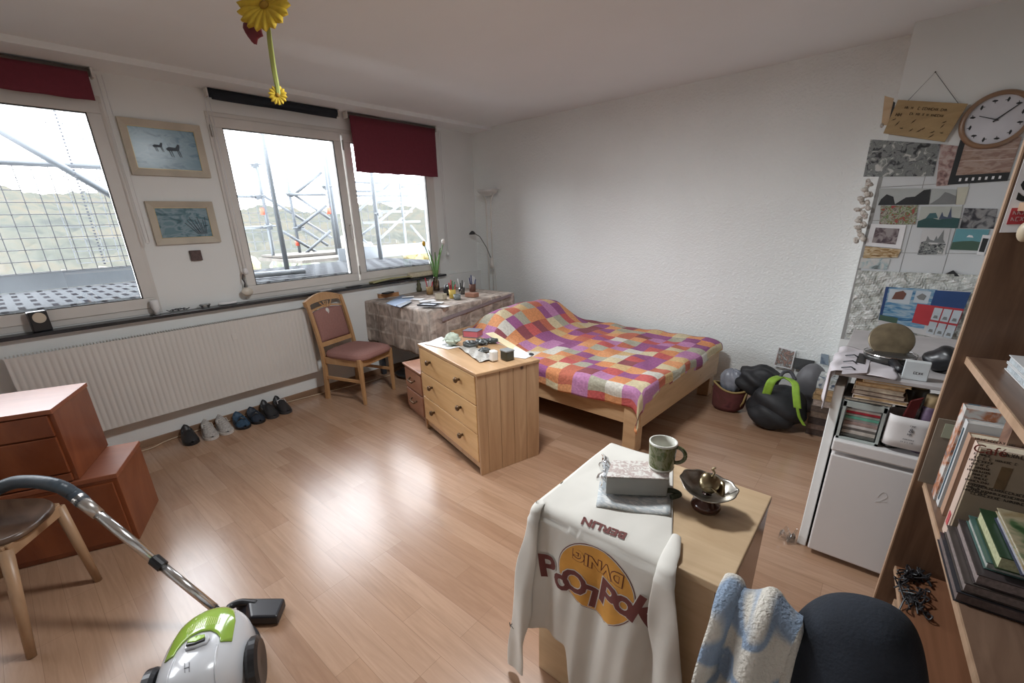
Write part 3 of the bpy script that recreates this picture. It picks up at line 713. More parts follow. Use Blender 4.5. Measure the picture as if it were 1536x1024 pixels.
pot('pen_pot', 'clear pot with white and black brushes between the yellow and brown pots', 693, 441, .03, .07, glassy('clear_plastic', (.8, .8, .8), .1), 4, [penM[3], blackM])
pot('pen_pot', 'ochre jar with red topped pens beside the tulip vase', 645, 441, .035, .08, M('ochre_jar', (.42, .27, .12), .5), 4, [penM[0], penM[3]])
c = dp(629, 437); e = E('figurine', 'small dark green figurine at the window side of the desk', 'figurine', (c.x, c.y, DZ))
B(MB().lathe([(.03, 0), (.032, .03), (.02, .055), (.024, .08), (.013, .10), (.017, .125), (.004, .16), (0, .165)]), 'figure', M('dark_green_glaze', (.10, .10, .05), .4), e, world=False, smooth=True)
c = dp(668, 444); T('cloth_bag', 'small black crumpled bag behind the white box on the desk', 'bag', MB().ball((c.x-.02, c.y+.06, DZ+.055), (.055, .045, .055), 20, 12, fn=lambda d: 1+.12*math.sin(d.x*7+d.z*5)), blackM, smooth=True)
c = dp(662, 449); e = E('tissue_box', 'white open box standing on the desk before the pots', 'box', (c.x, c.y, DZ), .3)
B(MB().bb((-.045, -.035, 0), (.045, -.032, .055)).bb((-.045, .032, 0), (.045, .035, .055)).bb((-.045, -.035, 0), (-.042, .035, .055)).bb((.042, -.035, 0), (.045, .035, .055)).bb((-.045, -.035, 0), (.045, .035, .004)), 'box_body', M('cream_card_box', (.60, .54, .42), .7), e, world=False)
c = dp(708, 445); T('wooden_block', 'flat brown box lying before the brown pot on the desk', 'box', MB().box((c.x, c.y, DZ+.02), (.12, .08, .04), (0, 0, .1)), M('reddish_box', (.36, .18, .12), .6), bev=.003)

# ---- chest top things
TZ = .683
T('paper_sheet', 'large white paper sheet under the dried rose on the chest', 'paper', MB().slab([chp((636, 516)), chp((662, 505)), chp((690, 520)), chp((672, 524))], (0, 0, 1), .002), paperM)
T('paper_sheet', 'white paper sheet at the bed end of the chest top', 'paper', MB().slab([chp((765, 535)), chp((772, 520)), chp((800, 533)), chp((788, 538))], (0, 0, 1), .002), paperM)
T('paper_sheet', 'long cream paper along the bed side of the chest top', 'paper', MB().slab([chp((728, 500)), chp((740, 498)), chp((788, 527)), chp((778, 531))], (0, 0, 1), .0015), M('cream_paper', (.66, .57, .36), .8))
c = chp((679, 518)); rs = E('dried_rose', 'pale green crumpled paper rose on the white sheet', 'paper flower', (c.x, c.y, TZ+.002))
roM = M('pale_green_crepe', (.44, .50, .41), .8, var=.2, vs=30)
B(MB().ball((0, 0, .045), (.05, .05, .045), 28, 16, fn=lambda d: 1+.10*math.sin(5*math.atan2(d.y, d.x)+d.z*6)+.05*math.sin(d.z*13)), 'bloom', roM, rs, world=False, smooth=True)
for k in range(5):
    a = 1.3*k; B(MB().grid(lambda u, v, a=a: ((.03+.04*u)*math.cos(a+(v-.5)*.9), (.03+.04*u)*math.sin(a+(v-.5)*.9), .02+.03*math.sin(u*2.5)), 5, 5), 'petal', roM, rs, world=False, smooth=True, solid=.002)
c = chp((710, 504)); book('fabric_book', 'pink and grey cloth covered box at the back of the chest', 'box', (c.x, c.y, TZ), .12, .10, .05, .3, M('grey_blue_lid', (.16, .17, .22), .6), M('pink_fabric', (.50, .13, .16), .8))
mk = M('dark_silver_foil', (.11, .12, .12), .3, .4, var=.5, vs=30)
for k, (px, py, r) in enumerate(((706, 520, .05), (722, 516, .045), (738, 514, .04), (727, 528, .035))):
    c = chp((px, py)); T('crumpled_wrapper', ['dark crumpled wrapper nearest the paper rose', 'dark crumpled wrapper behind the tape dispenser', 'dark crumpled wrapper at the bed side of the chest top', 'small dark crumpled wrapper just left of the white dispenser'][k], 'wrapper',
        MB().ball((c.x, c.y, TZ+r*.42), (r*1.2, r, r*.42), 20, 12, fn=lambda d, k=k: 1+.16*math.sin(d.x*8+k)*math.sin(d.y*9+k*2)+.1*math.sin(d.z*11+k)), mk, smooth=False)
c = chp((700, 531)); T('newspaper_scrap', 'torn newspaper scrap under the dark wrappers on the chest', 'newspaper', MB().grid(lambda u, v: V(chp((690, 522))).lerp(V(chp((722, 545))), u)+V((.03*v-.015, .10*v, .004+.008*abs(math.sin(u*9+v*4)))), 14, 6), pict('newsprint', [(.55, .52, .46), (.35, .33, .3)], 60), solid=.0015)
c = chp((740, 541)); td = E('tape_dispenser', 'white plastic tape dispenser at the front of the chest top', 'tape dispenser', (c.x, c.y, TZ), -.25)
B(MB().prism([(-.018, -.022), (.028, -.022), (.028, .022), (-.018, .022)], 0, .07).bb((-.05, -.018, 0), (-.015, .018, .03)), 'body', M('translucent_white_plastic', (.70, .69, .66), .35), td, world=False, bev=.01)
B(MB().lathe([(.006, -.019), (.014, -.019), (.014, .019), (.006, .019)], (-.036, 0, .03), 16, R=Euler((PI/2, 0, 0)).to_matrix()), 'roll', M('clear_tape', (.5, .5, .5), .2), td, world=False)
c = chp((761, 539)); jb = E('plastic_tub', 'dark tub with a grey lid beside the tape dispenser', 'tub', (c.x, c.y, TZ), -.25)
B(MB().bb((-.035, -.03, 0), (.035, .03, .06)), 'tub_body', M('dark_olive_content', (.05, .048, .03), .3), jb, world=False, bev=.006)
B(MB().bb((-.037, -.032, .055), (.037, .032, .066)), 'lid', M('grey_lid', (.24, .25, .25), .4), jb, world=False, bev=.003)
c = chp((797, 533)); T('black_pebble', 'tiny black lump at the far right corner of the chest', 'pebble', MB().ball((c.x, c.y, TZ+.008), (.02, .012, .008)), blackM, smooth=True)

# ---- upholstered chair at the window
cc = E('dining_chair', 'beech dining chair with dusty red upholstery by the radiator', 'chair', (.288, -2.395, 0), .28)
cw, cdp = .437, .45                                                # local x depth (forward), y width
for x, y, hh in ((cdp-.03, .0, .42), (cdp-.03, cw-.03, .42)):
    B(MB().hexa([(x+.004, y+.004, 0), (x+.028, y+.004, 0), (x+.028, y+.028, 0), (x+.004, y+.028, 0)], [(x-.002, y, hh), (x+.034, y, hh), (x+.034, y+.036, hh), (x-.002, y+.036, hh)]), 'leg', beechM, cc, world=False, bev=.003)
for y in (0, cw-.032):
    m = MB(); pr = [(-.03, 0), (0, .30), (.0, .45), (-.02, .60), (-.055, .78), (-.085, .90)]
    for i in range(len(pr)-1):
        (a, za), (b, zb2) = pr[i], pr[i+1]; t0 = .036-.003*i; t1 = .036-.003*(i+1)
        m.hexa([(a, y, za), (a+t0, y, za), (a+t0, y+.03, za), (a, y+.03, za)], [(b, y, zb2), (b+t1, y, zb2), (b+t1, y+.03, zb2), (b, y+.03, zb2)])
    B(m, 'rear_post', beechM, cc, world=False, weld=.001)
B(MB().bb((.02, .012, .345), (cdp-.01, .03, .405)).bb((.02, cw-.03, .345), (cdp-.01, cw-.012, .405)).bb((cdp-.022, .02, .345), (cdp-.004, cw-.02, .405)).bb((.0, .02, .345), (.02, cw-.02, .405)), 'seat_frame', beechM, cc, world=False, bev=.003)
B(MB().bb((.02, .008, .20), (cdp-.01, .024, .228)), 'stretcher', beechM, cc, world=False, bev=.003)
B(MB().bb((.02, cw-.024, .20), (cdp-.01, cw-.008, .228)), 'stretcher', beechM, cc, world=False, bev=.003)
def cush(u, v):
    a = 2*PI*u; n = 5.; r = 1/((abs(math.cos(a))**n+abs(math.sin(a))**n)**(1/n)); th = v
    prof = [(0, .475), (.5, .474), (.8, .468), (.95, .452), (1.0, .43), (.98, .408), (.5, .404), (0, .404)]
    k = min(int(th*7), 6); f = th*7-k; rr = prof[k][0]*(1-f)+prof[k+1][0]*f; z = prof[k][1]*(1-f)+prof[k+1][1]*f
    return (.245+rr*r*.245*math.cos(a), cw/2+rr*r*(.222+.012*math.cos(a))*math.sin(a), z)
B(MB().grid(cush, 48, 21), 'seat_cushion', upholM, cc, world=False, smooth=True, weld=.0005)
def bp_(t, z):                                                     # back plane point
    x = -.0-.085*max(0, (z-.47)/.43)**1.25+.012; return (x, t, z)
m = MB().grid(lambda u, v: (bp_(.045+(cw-.09)*u, .53+(.27+.022*math.sin(u*PI))*v)[0]+.022*math.sin(u*PI)**.5*math.sin(v*PI)**.5, .045+(cw-.09)*u, .53+(.27+.022*math.sin(u*PI))*v), 14, 14)
B(m, 'back_cushion', upholM, cc, world=False, smooth=True, solid=.012)
m = MB().slab([bp_(.03, .49), bp_(cw-.03, .49), bp_(cw-.03, .53), bp_(.03, .53)], (-1, 0, 0), .018)
n = 14
q0 = []
for i in range(n):
    u0, u1 = i/n, (i+1)/n; y0_, y1_ = -.006+(cw+.012)*u0, -.006+(cw+.012)*u1
    top_ = lambda u: .895+.055*math.sin(u*PI); bot_ = lambda u: .862+.02*math.sin(u*PI) if .09 < u < .91 else .85
    m.slab([bp_(y0_, bot_(u0)), bp_(y1_, bot_(u1)), bp_(y1_, top_(u1)), bp_(y0_, top_(u0))], (-1, 0, 0), .026)
B(m, 'top_rail', beechM, cc, world=False, weld=.0005)
m = MB()
for i in range(n):
    u0, u1 = i/n, (i+1)/n; y0_, y1_ = .03+(cw-.06)*u0, .03+(cw-.06)*u1; z = lambda u: .803+.024*math.sin(u*PI)
    m.slab([bp_(y0_, z(u0)), bp_(y1_, z(u1)), bp_(y1_, z(u1)+.014), bp_(y0_, z(u0)+.014)], (-1, 0, 0), .02)
B(m, 'middle_rail', beechM, cc, world=False, weld=.0005)
m = MB()
for k, y in enumerate((.17, .20, .2185, .237, .267)):
    m.tube([bp_(.2185+(y-.2185)*.5, .82), bp_(y, .845), bp_(.2185+(y-.2185)*1.5, .875)], .006, 6)
B(m, 'carved_slats', beechM, cc, world=False)

# ---- torchiere lamp in the corner
lc = V((.36, -.15, 0)); lm = E('floor_lamp', 'white twin stem uplighter lamp with reading arm in the corner', 'floor lamp', lc)
whp = M('cream_lamp_metal', (.66, .64, .60), .35)
B(MB().lathe([(.13, 0), (.13, .012), (.06, .03), (.03, .045), (0, .045)]), 'base', whp, lm, world=False, smooth=True)
for s_ in (-1, 1):
    B(MB().tube([(s_*.034, 0, .03), (s_*.034, 0, 1.70), (s_*.045, 0, 1.75), (s_*.082, 0, 1.80)], .0065, 10), 'stem', whp, lm, world=False, smooth=True)
B(MB().lathe([(.02, 1.78), (.06, 1.79), (.105, 1.815), (.125, 1.845), (.121, 1.847), (.09, 1.825), (0, 1.80)]), 'bowl_shade', M('grey_silver_lamp_bowl', (.62, .61, .59), .3, .15), lm, world=False, smooth=True)
B(MB().tube([(0.02, 0, .98), (.02, 0, 1.10)], [.028, .022], 12), 'joint_collar', whp, lm, world=False, smooth=True)
B(MB().tube([(.01, 0, 1.09), (-.05, -.01, 1.22), (-.14, -.02, 1.34), (-.22, -.03, 1.38)], .005, 8), 'reading_arm', M('grey_arm', (.18, .18, .17), .4, .6), lm, world=False, smooth=True)
B(MB().lathe([(.045, 0), (.03, .025), (.012, .04), (0, .042)], (-.25, -.03, 1.365), 16), 'reading_head', darkM, lm, world=False, smooth=True)
B(MB().tube([(.05, .02, 1.0), (.06, .03, .7), (.02, .04, .3), (.1, .05, .01)], .004, 6), 'power_cord', whp, lm, world=False, smooth=True)

# ---- pictures on the window pier
def frame_pic(label, ya, yb, z0, z1, cols, seed, gild):
    e = E('framed_picture', label, 'picture', (.0, (ya+yb)/2, z0)); t = .042; x = .018
    m = MB()
    for q in (((ya, z0), (yb, z0), (yb-t, z0+t), (ya+t, z0+t)), ((yb, z0), (yb, z1), (yb-t, z1-t), (yb-t, z0+t)), ((yb, z1), (ya, z1), (ya+t, z1-t), (yb-t, z1-t)), ((ya, z1), (ya, z0), (ya+t, z0+t), (ya+t, z1-t))):
        m.hexa([(.001, *p) for p in q], [(x+.006, *q[0]), (x+.006, *q[1]), (x-.006, *q[2]), (x-.006, *q[3])])
    B(m, 'frame', gild, e)
    m = MB(); g = .004
    for a, b in (((ya+t, z0+t), (yb-t, z0+t+g)), ((ya+t, z1-t-g), (yb-t, z1-t)), ((ya+t, z0+t), (ya+t+g, z1-t)), ((yb-t-g, z0+t), (yb-t, z1-t))): m.bb((.002, *a), (.012, *b))
    B(m, 'gold_slip', M('gilt', (.42, .33, .18), .4, .4), e)
    B(MB().bb((.002, ya+t, z0+t), (.006, yb-t, z1-t)), 'painting', pict('blue_painting_%d' % seed, cols, 9, .25, seed, (1, 1, 2.2), 1.), e)
    return e
frM = M('pale_beige_frame', (.46, .41, .33), .6)
f1 = frame_pic('upper framed blue painting of galloping horses on the pier', -3.335, -2.858, 1.883, 2.228, [(.03, .08, .13), (.10, .19, .26), (.19, .30, .37), (.15, .26, .33)], 3, frM)
f2 = frame_pic('lower framed blue painting of a tree by water on the pier', -3.31, -2.893, 1.425, 1.717, [(.03, .07, .08), (.08, .17, .21), (.22, .31, .36), (.13, .23, .27)], 9, frM)
# dark figures in the upper painting
m = MB()
for (yc, zc, s_) in ((-3.14, 2.07, .035), (-3.05, 2.055, .05)):
    m.add([(.0075, yc+s_*a, zc+s_*b) for a, b in ((-1, .1), (-.6, .35), (.2, .3), (.5, .75), (.75, .7), (.7, .35), (.55, -.1), (-.8, -.15))], [tuple(range(8))])
    for a in (-.7, -.45, .3, .5): m.add([(.0075, yc+s_*a, zc-.1*s_), (.0075, yc+s_*(a+.12), zc-.1*s_), (.0075, yc+s_*(a+.3), zc-.9*s_), (.0075, yc+s_*(a+.22), zc-.9*s_)], [(0, 1, 2, 3)])
B(m, 'painted_horses', M('ink_blue', (.035, .05, .07), .5), f1)
m = MB()
for k in range(9): y = -3.0+k*.006; m.tube([(.0075, -3.03+.007*k, 1.49), (.0075, -3.10+.017*k, 1.57+.02*(k % 3))], .0022, 4)
B(m, 'painted_branches', M('ink_blue', (.035, .05, .07), .5), f2)
T('wall_socket_cover', 'small square dark brown plate under the lower painting', 'wall plate', MB().bb((.001, -3.122, 1.300), (.022, -3.048, 1.374)), M('brown_bronze_plate', (.085, .055, .05), .4, .5, var=.3, vs=60), bev=.003)

# ---- sill things
SZ = .949
sx = .055
e = E('sill_speaker', 'small black box with a round pale disc on the left sill', 'clock', (.05, -4.03, SZ), .2)
B(MB().bb((-.02, -.045, 0), (.02, .045, .125)), 'case', blackM, e, world=False, bev=.006)
B(MB().lathe([(.032, 0), (.032, .004), (0, .004)], (.02, 0, .085), 24, R=Euler((0, PI/2, 0)).to_matrix()), 'disc', M('pale_beige_dial', (.55, .48, .38), .5), e, world=False)
c = az((240, 462), SZ); e = E('cream_tube', 'white squeeze tube standing on the sill below the pier', 'tube', (.05, -3.43, SZ), .2)
B(MB().lathe([(.016, 0), (.018, .03), (.026, .05), (.026, .10), (.022, .105)], seg=16), 'tube_body', paperM, e, world=False, smooth=True)
e = E('keyring', 'bunch of dark keys lying on the sill under the square plate', 'keys', (.05, -3.30, SZ))
m = MB()
for k in range(4): a = k*.9; m.tube([(.0+.02*math.cos(a+t_), -.05+.035*k+.02*math.sin(a+t_), .008+.012*abs(math.sin(t_))) for t_ in [PI*2*i/10 for i in range(10)]], .003, 6, closed=True)
B(m, 'key_rings', darkM, e, world=False)
e = E('glass_dish', 'small clear glass dish on the sill beside the white adapter', 'dish', (.05, -3.12, SZ))
B(MB().lathe([(.025, 0), (.04, .025), (.038, .025), (.022, .004), (0, .004)]), 'dish_body', glassy('dish_glass', (.85, .87, .87), .15), e, world=False, smooth=True)
e = E('plug_adapter', 'white oval plastic cable winder on the sill', 'adapter', (.05, -2.96, SZ), 0)
B(MB().tube([(.022*math.cos(a), .06*math.sin(a), .012) for a in [2*PI*k/24 for k in range(24)]], .010, 8, closed=True), 'ring_body', paperM, e, world=False, smooth=True)
for k, (px, py, w_, l_, mt, lb) in enumerate(((462, 432, .05, .12, paperM, 'white leaflet lying on the sill behind the dining chair'), (512, 427, .05, .16, darkM, 'dark ruler lying on the sill right of the chair'))):
    c = az((px, py), SZ); T('sill_leaflet', lb, 'leaflet', MB().box((.05, c.y, SZ+.003), (w_, l_, .005), (0, 0, .1)), mt, bev=.001)
for k, (y0_, y1_, hh, mt, lb) in enumerate(((-1.62, -1.13, .014, M('olive_yellow_cover', (.38, .36, .18), .6), 'yellow green magazine lying on the sill under the red blind'), (-1.14, -.72, .022, creamM, 'cream paper roll lying on the sill at the desk end'))):
    m = MB().grid(lambda u, v, y0_=y0_, y1_=y1_: (-.015+.1*v, y0_+(y1_-y0_)*u, SZ+.004+.02*math.sin(u*2.6)*(.5+.5*v)), 14, 5) if k == 0 else MB().box((.045, (y0_+y1_)/2, SZ+.028), (.06, y1_-y0_, .05), (0, .1, .0))
    T(['sill_magazine', 'paper_roll'][k], lb, ['magazine', 'paper roll'][k], m, mt, solid=.012 if k == 0 else 0, bev=0 if k == 0 else .012)
c = V((.06, -2.84, 1.02)); e = E('hanging_shell', 'white shell on a dark chain hanging at the left of the double window', 'ornament', (.05, -2.80, 1.0))
B(MB().ball((.06, -2.80, 1.03), (.028, .045, .035), 20, 12), 'shell', M('pearly_shell', (.62, .58, .50), .3), e, smooth=True)
B(MB().tube([(.045, -2.81, 1.065), (.05, -2.80, 1.10), (.045, -2.81, 1.13), (.05, -2.80, 1.17)], .005, 6), 'chain', darkM, e)

# ---- shoes under the radiator
def shoe(name, label, y, x, rz, up, sole, lace=None, ln=.25, wd_=.098, hh=.085, group=None, strap=False):
    e = E(name, label, 'shoe', (x, y, 0), rz, group)
    def body(u, v):                                     # u along length heel->toe, v around
        s = u; a = 2*PI*v
        wr = wd_/2*(.72+.28*math.sin(min(1, s*1.3)*PI*.5))*max(.05, (1-max(0, (s-.72)/.28)**2.2))**.5*(max(.02, 1-max(0, (.1-s)/.1)**2))**.5
        top = hh*(1-.15*s) if s < .45 else hh*(.93-.75*((s-.45)/.55)**1.2)
        top = max(.02, top)
        y_ = wr*math.cos(a); z_ = .014+max(0, math.sin(a))**.8*top if math.sin(a) > 0 else .014
        if .08 < s < .48 and math.sin(a) > .55: z_ -= .055*math.sin((s-.08)/.40*PI)**.5*min(1, (math.sin(a)-.55)/.2)
        return (ln*(s-1), y_, z_)
    b = B(MB().grid(body, 30, 24), 'upper', up, e, world=False, smooth=True, weld=.0005)
    def so(u, v):
        a = 2*PI*u; 
        return None
    m = MB(); n = 26; lo = []; hi = []
    for i in range(n+1):
        s = i/n; wr = (wd_/2+.004)*(.72+.28*math.sin(min(1, s*1.3)*PI*.5))*max(.04, (1-max(0, (s-.72)/.28)**2.2))**.5*(max(.04, 1-max(0, (.1-s)/.1)**2))**.5
        lo.append((ln*(s-1)*1.01, -wr)); hi.append((ln*(s-1)*1.01, wr))
    m.prism(lo+hi[::-1], 0, .022); B(m, 'sole', sole, e, world=False, bev=.002)
    if lace:
        m = MB()
        for k in range(5): xx = -ln*.22-k*.022; zz = .055+k*.010; m.tube([(xx, -.022, zz-.004), (xx, 0, zz+.003), (xx-.008, .022, zz-.004)], .0028, 5)
        m.tube([(-ln*.55, 0, .085), (-ln*.5, .03, .10), (-ln*.42, .035, .075)], .0025, 5).tube([(-ln*.55, 0, .085), (-ln*.5, -.03, .10), (-ln*.42, -.035, .075)], .0025, 5)
        B(m, 'laces', lace, e, world=False)
    if strap:
        B(MB().tube([(-ln*.33, -wd_*.43, .03), (-ln*.36, 0, .075), (-ln*.33, wd_*.43, .03)], .010, 8), 'strap', blackM, e, world=False, smooth=True)
    return e
greyS = M('light_grey_mesh_fabric', (.34, .32, .30), .85, var=.3, vs=90); whS = M('off_white_rubber', (.55, .53, .50), .6); tealM = M('dark_teal_fabric', (.02, .055, .10), .6, var=.4, vs=40)
blkS = M('black_shoe_leather', (.018, .018, .02), .45)
shoe('slipper', 'single black closed slipper at the left end of the shoe row', -3.50, .325, -.10, blkS, blackM, None, .25, .10, .08)
shoe('trainer', 'grey trainer with tangled laces, left one of the grey pair', -3.375, .355, -.12, greyS, whS, whS, .255)
shoe('trainer', 'grey trainer on the right of the pair, next to a blue sandal', -3.265, .35, -.10, greyS, whS, whS, .255)
shoe('sandal', 'dark blue sandal touching the right grey trainer', -3.14, .355, -.1, tealM, blackM, None, .25, .105, .07, None, True)
shoe('sandal', 'dark blue sandal between its mate and a black shoe', -3.02, .345, -.08, M('dark_navy_fabric', (.012, .02, .035), .6), blackM, None, .25, .105, .07, None, True)
shoe('walking_shoe', 'black laced shoe beside the dark blue sandals', -2.90, .335, -.06, blkS, darkM, darkM, .25, .10, .095)
shoe('walking_shoe', 'black laced shoe at the chair end of the shoe row', -2.785, .33, -.05, blkS, darkM, penM[3], .25, .10, .095)
cb = [(.11, -3.86, .006), (.13, -3.72, .006), (.072, -3.56, .006), (.070, -3.1, .006), (.070, -2.7, .006), (.13, -2.3, .006), (.22, -1.75, .006), (.14, -1.2, .006), (.2, -.8, .006)]
def smooth_pts(p, n=8):
    out = []; p = [V(q) for q in p]
    for i in range(len(p)-1):
        a, b, c_, d_ = p[max(i-1, 0)], p[i], p[i+1], p[min(i+2, len(p)-1)]
        for k in range(n):
            t = k/n; out.append(.5*((2*b)+(c_-a)*t+(2*a-5*b+4*c_-d_)*t*t+(3*b-a-3*c_+d_)*t**3))
    return out+[p[-1]]
T('extension_cord', 'cream cable running along the floor behind the shoes', 'cable', MB().tube(smooth_pts(cb), .005, 8), M('cream_cable', (.50, .38, .26), .5), smooth=True)
T('dark_bag', 'flat black bag lying under the chair on the floor', 'bag', MB().ball((.42, -1.50, .035), (.20, .16, .035), 24, 12, fn=lambda d: 1+.08*math.sin(d.x*6)*math.sin(d.y*7)), blackM, smooth=True)
# ================================================================== LEFT FOREGROUND
# ---- reddish drawers on a lower cabinet, turned to the room
b2 = az((211, 807)); 
LA = -.4278
RA = Euler((0, 0, LA)).to_matrix(); dx = RA @ V((1, 0, 0)); dy = RA @ V((0, -1, 0))     # dx: toward the room, dy: along the front, to the left
fr = V((1.3175, -4.015, 0))
low = E('low_cabinet', 'reddish brown low cabinet under the tall drawer unit', 'cabinet', fr, LA)
B(MB().bb((-.38, -.80, .0), (0, 0, .372)), 'body', redwoodM, low, world=False, bev=.003)
B(MB().bb((-.385, -.81, .372), (.004, .004, .396)), 'top', redtopM, low, world=False, bev=.003)
B(MB().bb((.0, -.78, .03), (.012, -.02, .355)), 'door', redwoodM, low, world=False, bev=.003)
up_ = E('drawer_unit', 'tall reddish drawer unit with a glossy top by the radiator', 'drawer unit', V((fr.x, fr.y, .397)), LA)
y_ = -.142
B(MB().bb((-.40, y_-.62, 0), (-.014, y_, .35)), 'body', redwoodM, up_, world=False, bev=.002)
B(MB().bb((-.405, y_-.625, .35), (.002, y_+.004, .372)), 'top', redtopM, up_, world=False, bev=.002)
for z0, z1 in ((.005, .045), (.052, .235), (.242, .345)):
    dr = B(MB().bb((-.014, y_-.60, z0), (.0, y_-.018, z1)), 'drawer', redwoodM, up_, world=False, bev=.003)
    if z1-z0 > .06: B(MB().tube([(.0, y_-.36, (z0+z1)/2), (.022, y_-.35, (z0+z1)/2), (.022, y_-.27, (z0+z1)/2), (0, y_-.26, (z0+z1)/2)], .005, 8), 'handle', darkM, dr, world=False, smooth=True)
# ---- old moulded chair at the left edge
oc = E('wooden_chair', 'old oak chair with a dark moulded seat at the left edge', 'chair', (1.55, -4.40, 0), 0)
A1, A2 = V((1.827, -4.448, 0)), V((1.521, -4.211, 0))
s1, s2 = V((1.70, -4.40, .40)), V((1.485, -4.235, .40))
A3, A4 = A1+V((-.36, -.30, 0)), A2+V((-.36, -.30, 0)); s3, s4 = s1+V((-.27, -.27, 0)), s2+V((-.27, -.27, 0))
A3.x, A4.x = A1.x-.25, A2.x-.40
for a, b in ((A1, s1), (A2, s2), (A3, s3), (A4, s4)): B(MB().tube([a, a.lerp(b, .5), b], [.015, .019, .022], 12), 'leg', oldchairM, oc, smooth=True)
for a, b in ((s1, s2), (s2, s4), (s1, s3), (s3, s4)):
    d = (b-a).normalized(); n_ = V((-d.y, d.x, 0))*.011
    B(MB().hexa([a-n_+V((0, 0, -.035)), b-n_+V((0, 0, -.035)), b+n_+V((0, 0, -.035)), a+n_+V((0, 0, -.035))], [a-n_+V((0, 0, .015)), b-n_+V((0, 0, .015)), b+n_+V((0, 0, .015)), a+n_+V((0, 0, .015))]), 'apron_rail', oldchairM, oc, bev=.003)
sc_ = (s1+s2+s3+s4)/4; e1 = (s1-s2); e2 = (s3-s1)
def oseat(u, v):
    a = 2*PI*u; n = 3.2; r = 1/((abs(math.cos(a))**n+abs(math.sin(a))**n)**(1/n)); rr = min(1, v*1.15) if v < .87 else 1-(v-.87)*.15
    z = .43-.012*(1-rr*rr)+.012*abs(math.cos(a))*rr if v < .87 else .43-(v-.87)*.13
    p = sc_+e1*.60*rr*r*math.cos(a)+e2*.60*rr*r*math.sin(a); return (p.x, p.y, z)
B(MB().grid(oseat, 44, 20), 'seat', seatdarkM, oc, smooth=True, solid=.004)
for k in (0, 1):
    p = (s3, s4)[k]; B(MB().tube([p, p+V((-.04, -.04, .22)), p+V((-.09, -.08, .42))], [.018, .016, .014], 10), 'back_post', oldchairM, oc, smooth=True)
B(MB().slab([s3+V((-.07, -.06, .30)), s4+V((-.07, -.06, .30)), s4+V((-.09, -.08, .42)), s3+V((-.09, -.08, .42))], (-.6, -.6, 0), .02), 'back_panel', oldchairM, oc, bev=.004)

# ---- vacuum cleaner
va = math.atan2(.45, -.89)
vc = E('vacuum_cleaner', 'white and lime green vacuum cleaner on the floor', 'vacuum cleaner', (2.50, -4.025, 0), va)
VL, VW, VH = .205, .140, .225                                     # half length, half width, height ; +x is the nose
vgrey = M('silver_white_plastic', (.52, .53, .55), .22, 0., var=.03, vs=3, coat=.4)
def vb(u, v, k=1.):
    # u 0..1 from nose to tail, v 0..1 side to side over the top
    x = VL*math.cos(PI*u); wx = VW*(max(0, 1-abs(math.cos(PI*u))**2.6))**.5
    t = PI*v; y = wx*math.cos(t)*1.0
    hx = VH*(.42+.58*(max(0, 1-abs(x/VL)**4.5))**.5)*(1-.10*(x/VL))
    z = .055+(hx-.055)*math.sin(t)**.62*(1 if wx > .001 else 0)
    return x, y, z
def vshell(k, us=(0, 1), vs_=(0, 1)):
    def f(u, v):
        x, y, z = vb(us[0]+(us[1]-us[0])*u, vs_[0]+(vs_[1]-vs_[0])*v); return (x*k, y*k, .055+(z-.055)*k)
    return f
def vtop(x, y, off=0):                                            # height over (x, y)
    c = max(-1, min(1, x/VL)); wx = VW*(max(0, 1-abs(c)**2.6))**.5; ct = max(-1, min(1, y/wx)) if wx > 0 else 0
    hx = VH*(.42+.58*(max(0, 1-abs(c)**4.5))**.5)*(1-.10*c)
    return .055+(hx-.055)*(max(0, 1-ct*ct)**.5)**.62+off
B(MB().grid(vshell(1), 44, 40), 'shell', vgrey, vc, smooth=True, world=False)
B(MB().grid(lambda u, v: (VL*1.0*math.cos(PI*u), VW*(max(0, 1-abs(math.cos(PI*u))**2.6))**.5*(1-2*v)*1.02, .03+.03*(0 if 0 < v < 1 else 1)), 30, 8), 'underside', darkM, vc, smooth=True, world=False, solid=.03, soff=0)
def vpatch(outline, off, thick, name, mat, par, n=12):
    cx_ = sum(p[0] for p in outline)/len(outline); cy_ = sum(p[1] for p in outline)/len(outline); m = MB(); N = len(outline)
    def f(u, v):
        k = u*N; i = int(k) % N; t = k-int(k); a = outline[i]; b = outline[(i+1) % N]
        x = cx_+(a[0]*(1-t)+b[0]*t-cx_)*v; y = cy_+(a[1]*(1-t)+b[1]*t-cy_)*v; return (x, y, vtop(x, y, off))
    return B(m.grid(f, N*3, n), name, mat, par, smooth=True, world=False, solid=thick, soff=0)
# green nose window, in the nose third of the shell
gx = [(.187, .0), (.178, .045), (.150, .078), (.10, .094), (.035, .098), (.03, .070), (.062, .055), (.078, 0), (.062, -.055), (.03, -.070), (.035, -.098), (.10, -.094), (.150, -.078), (.178, -.045)]
greenT = M('lime_green_cover', (.27, .42, .06), .12, coat=.6)
m = MB(); N = len(gx)
left = gx[0:6]; 
outer = [(.172, 0), (.160, -.045), (.125, -.078), (.06, -.092), (-.035, -.096)][::-1]+[(.160, .045), (.125, .078), (.06, .092), (-.035, .096)]
inner = [(-.04, -.066), (-.02, -.062), (.0, -.050), (.018, -.03), (.024, 0), (.018, .03), (.0, .050), (-.02, .062), (-.04, .066)]
def gf(u, v):
    k = u*8; i = min(int(k), 7); t = k-i
    o_ = (outer[i][0]*(1-t)+outer[i+1][0]*t, outer[i][1]*(1-t)+outer[i+1][1]*t); n_ = (inner[i][0]*(1-t)+inner[i+1][0]*t, inner[i][1]*(1-t)+inner[i+1][1]*t)
    x = o_[0]*(1-v)+n_[0]*v; y = o_[1]*(1-v)+n_[1]*v; return (x, y, vtop(x, y, .003))
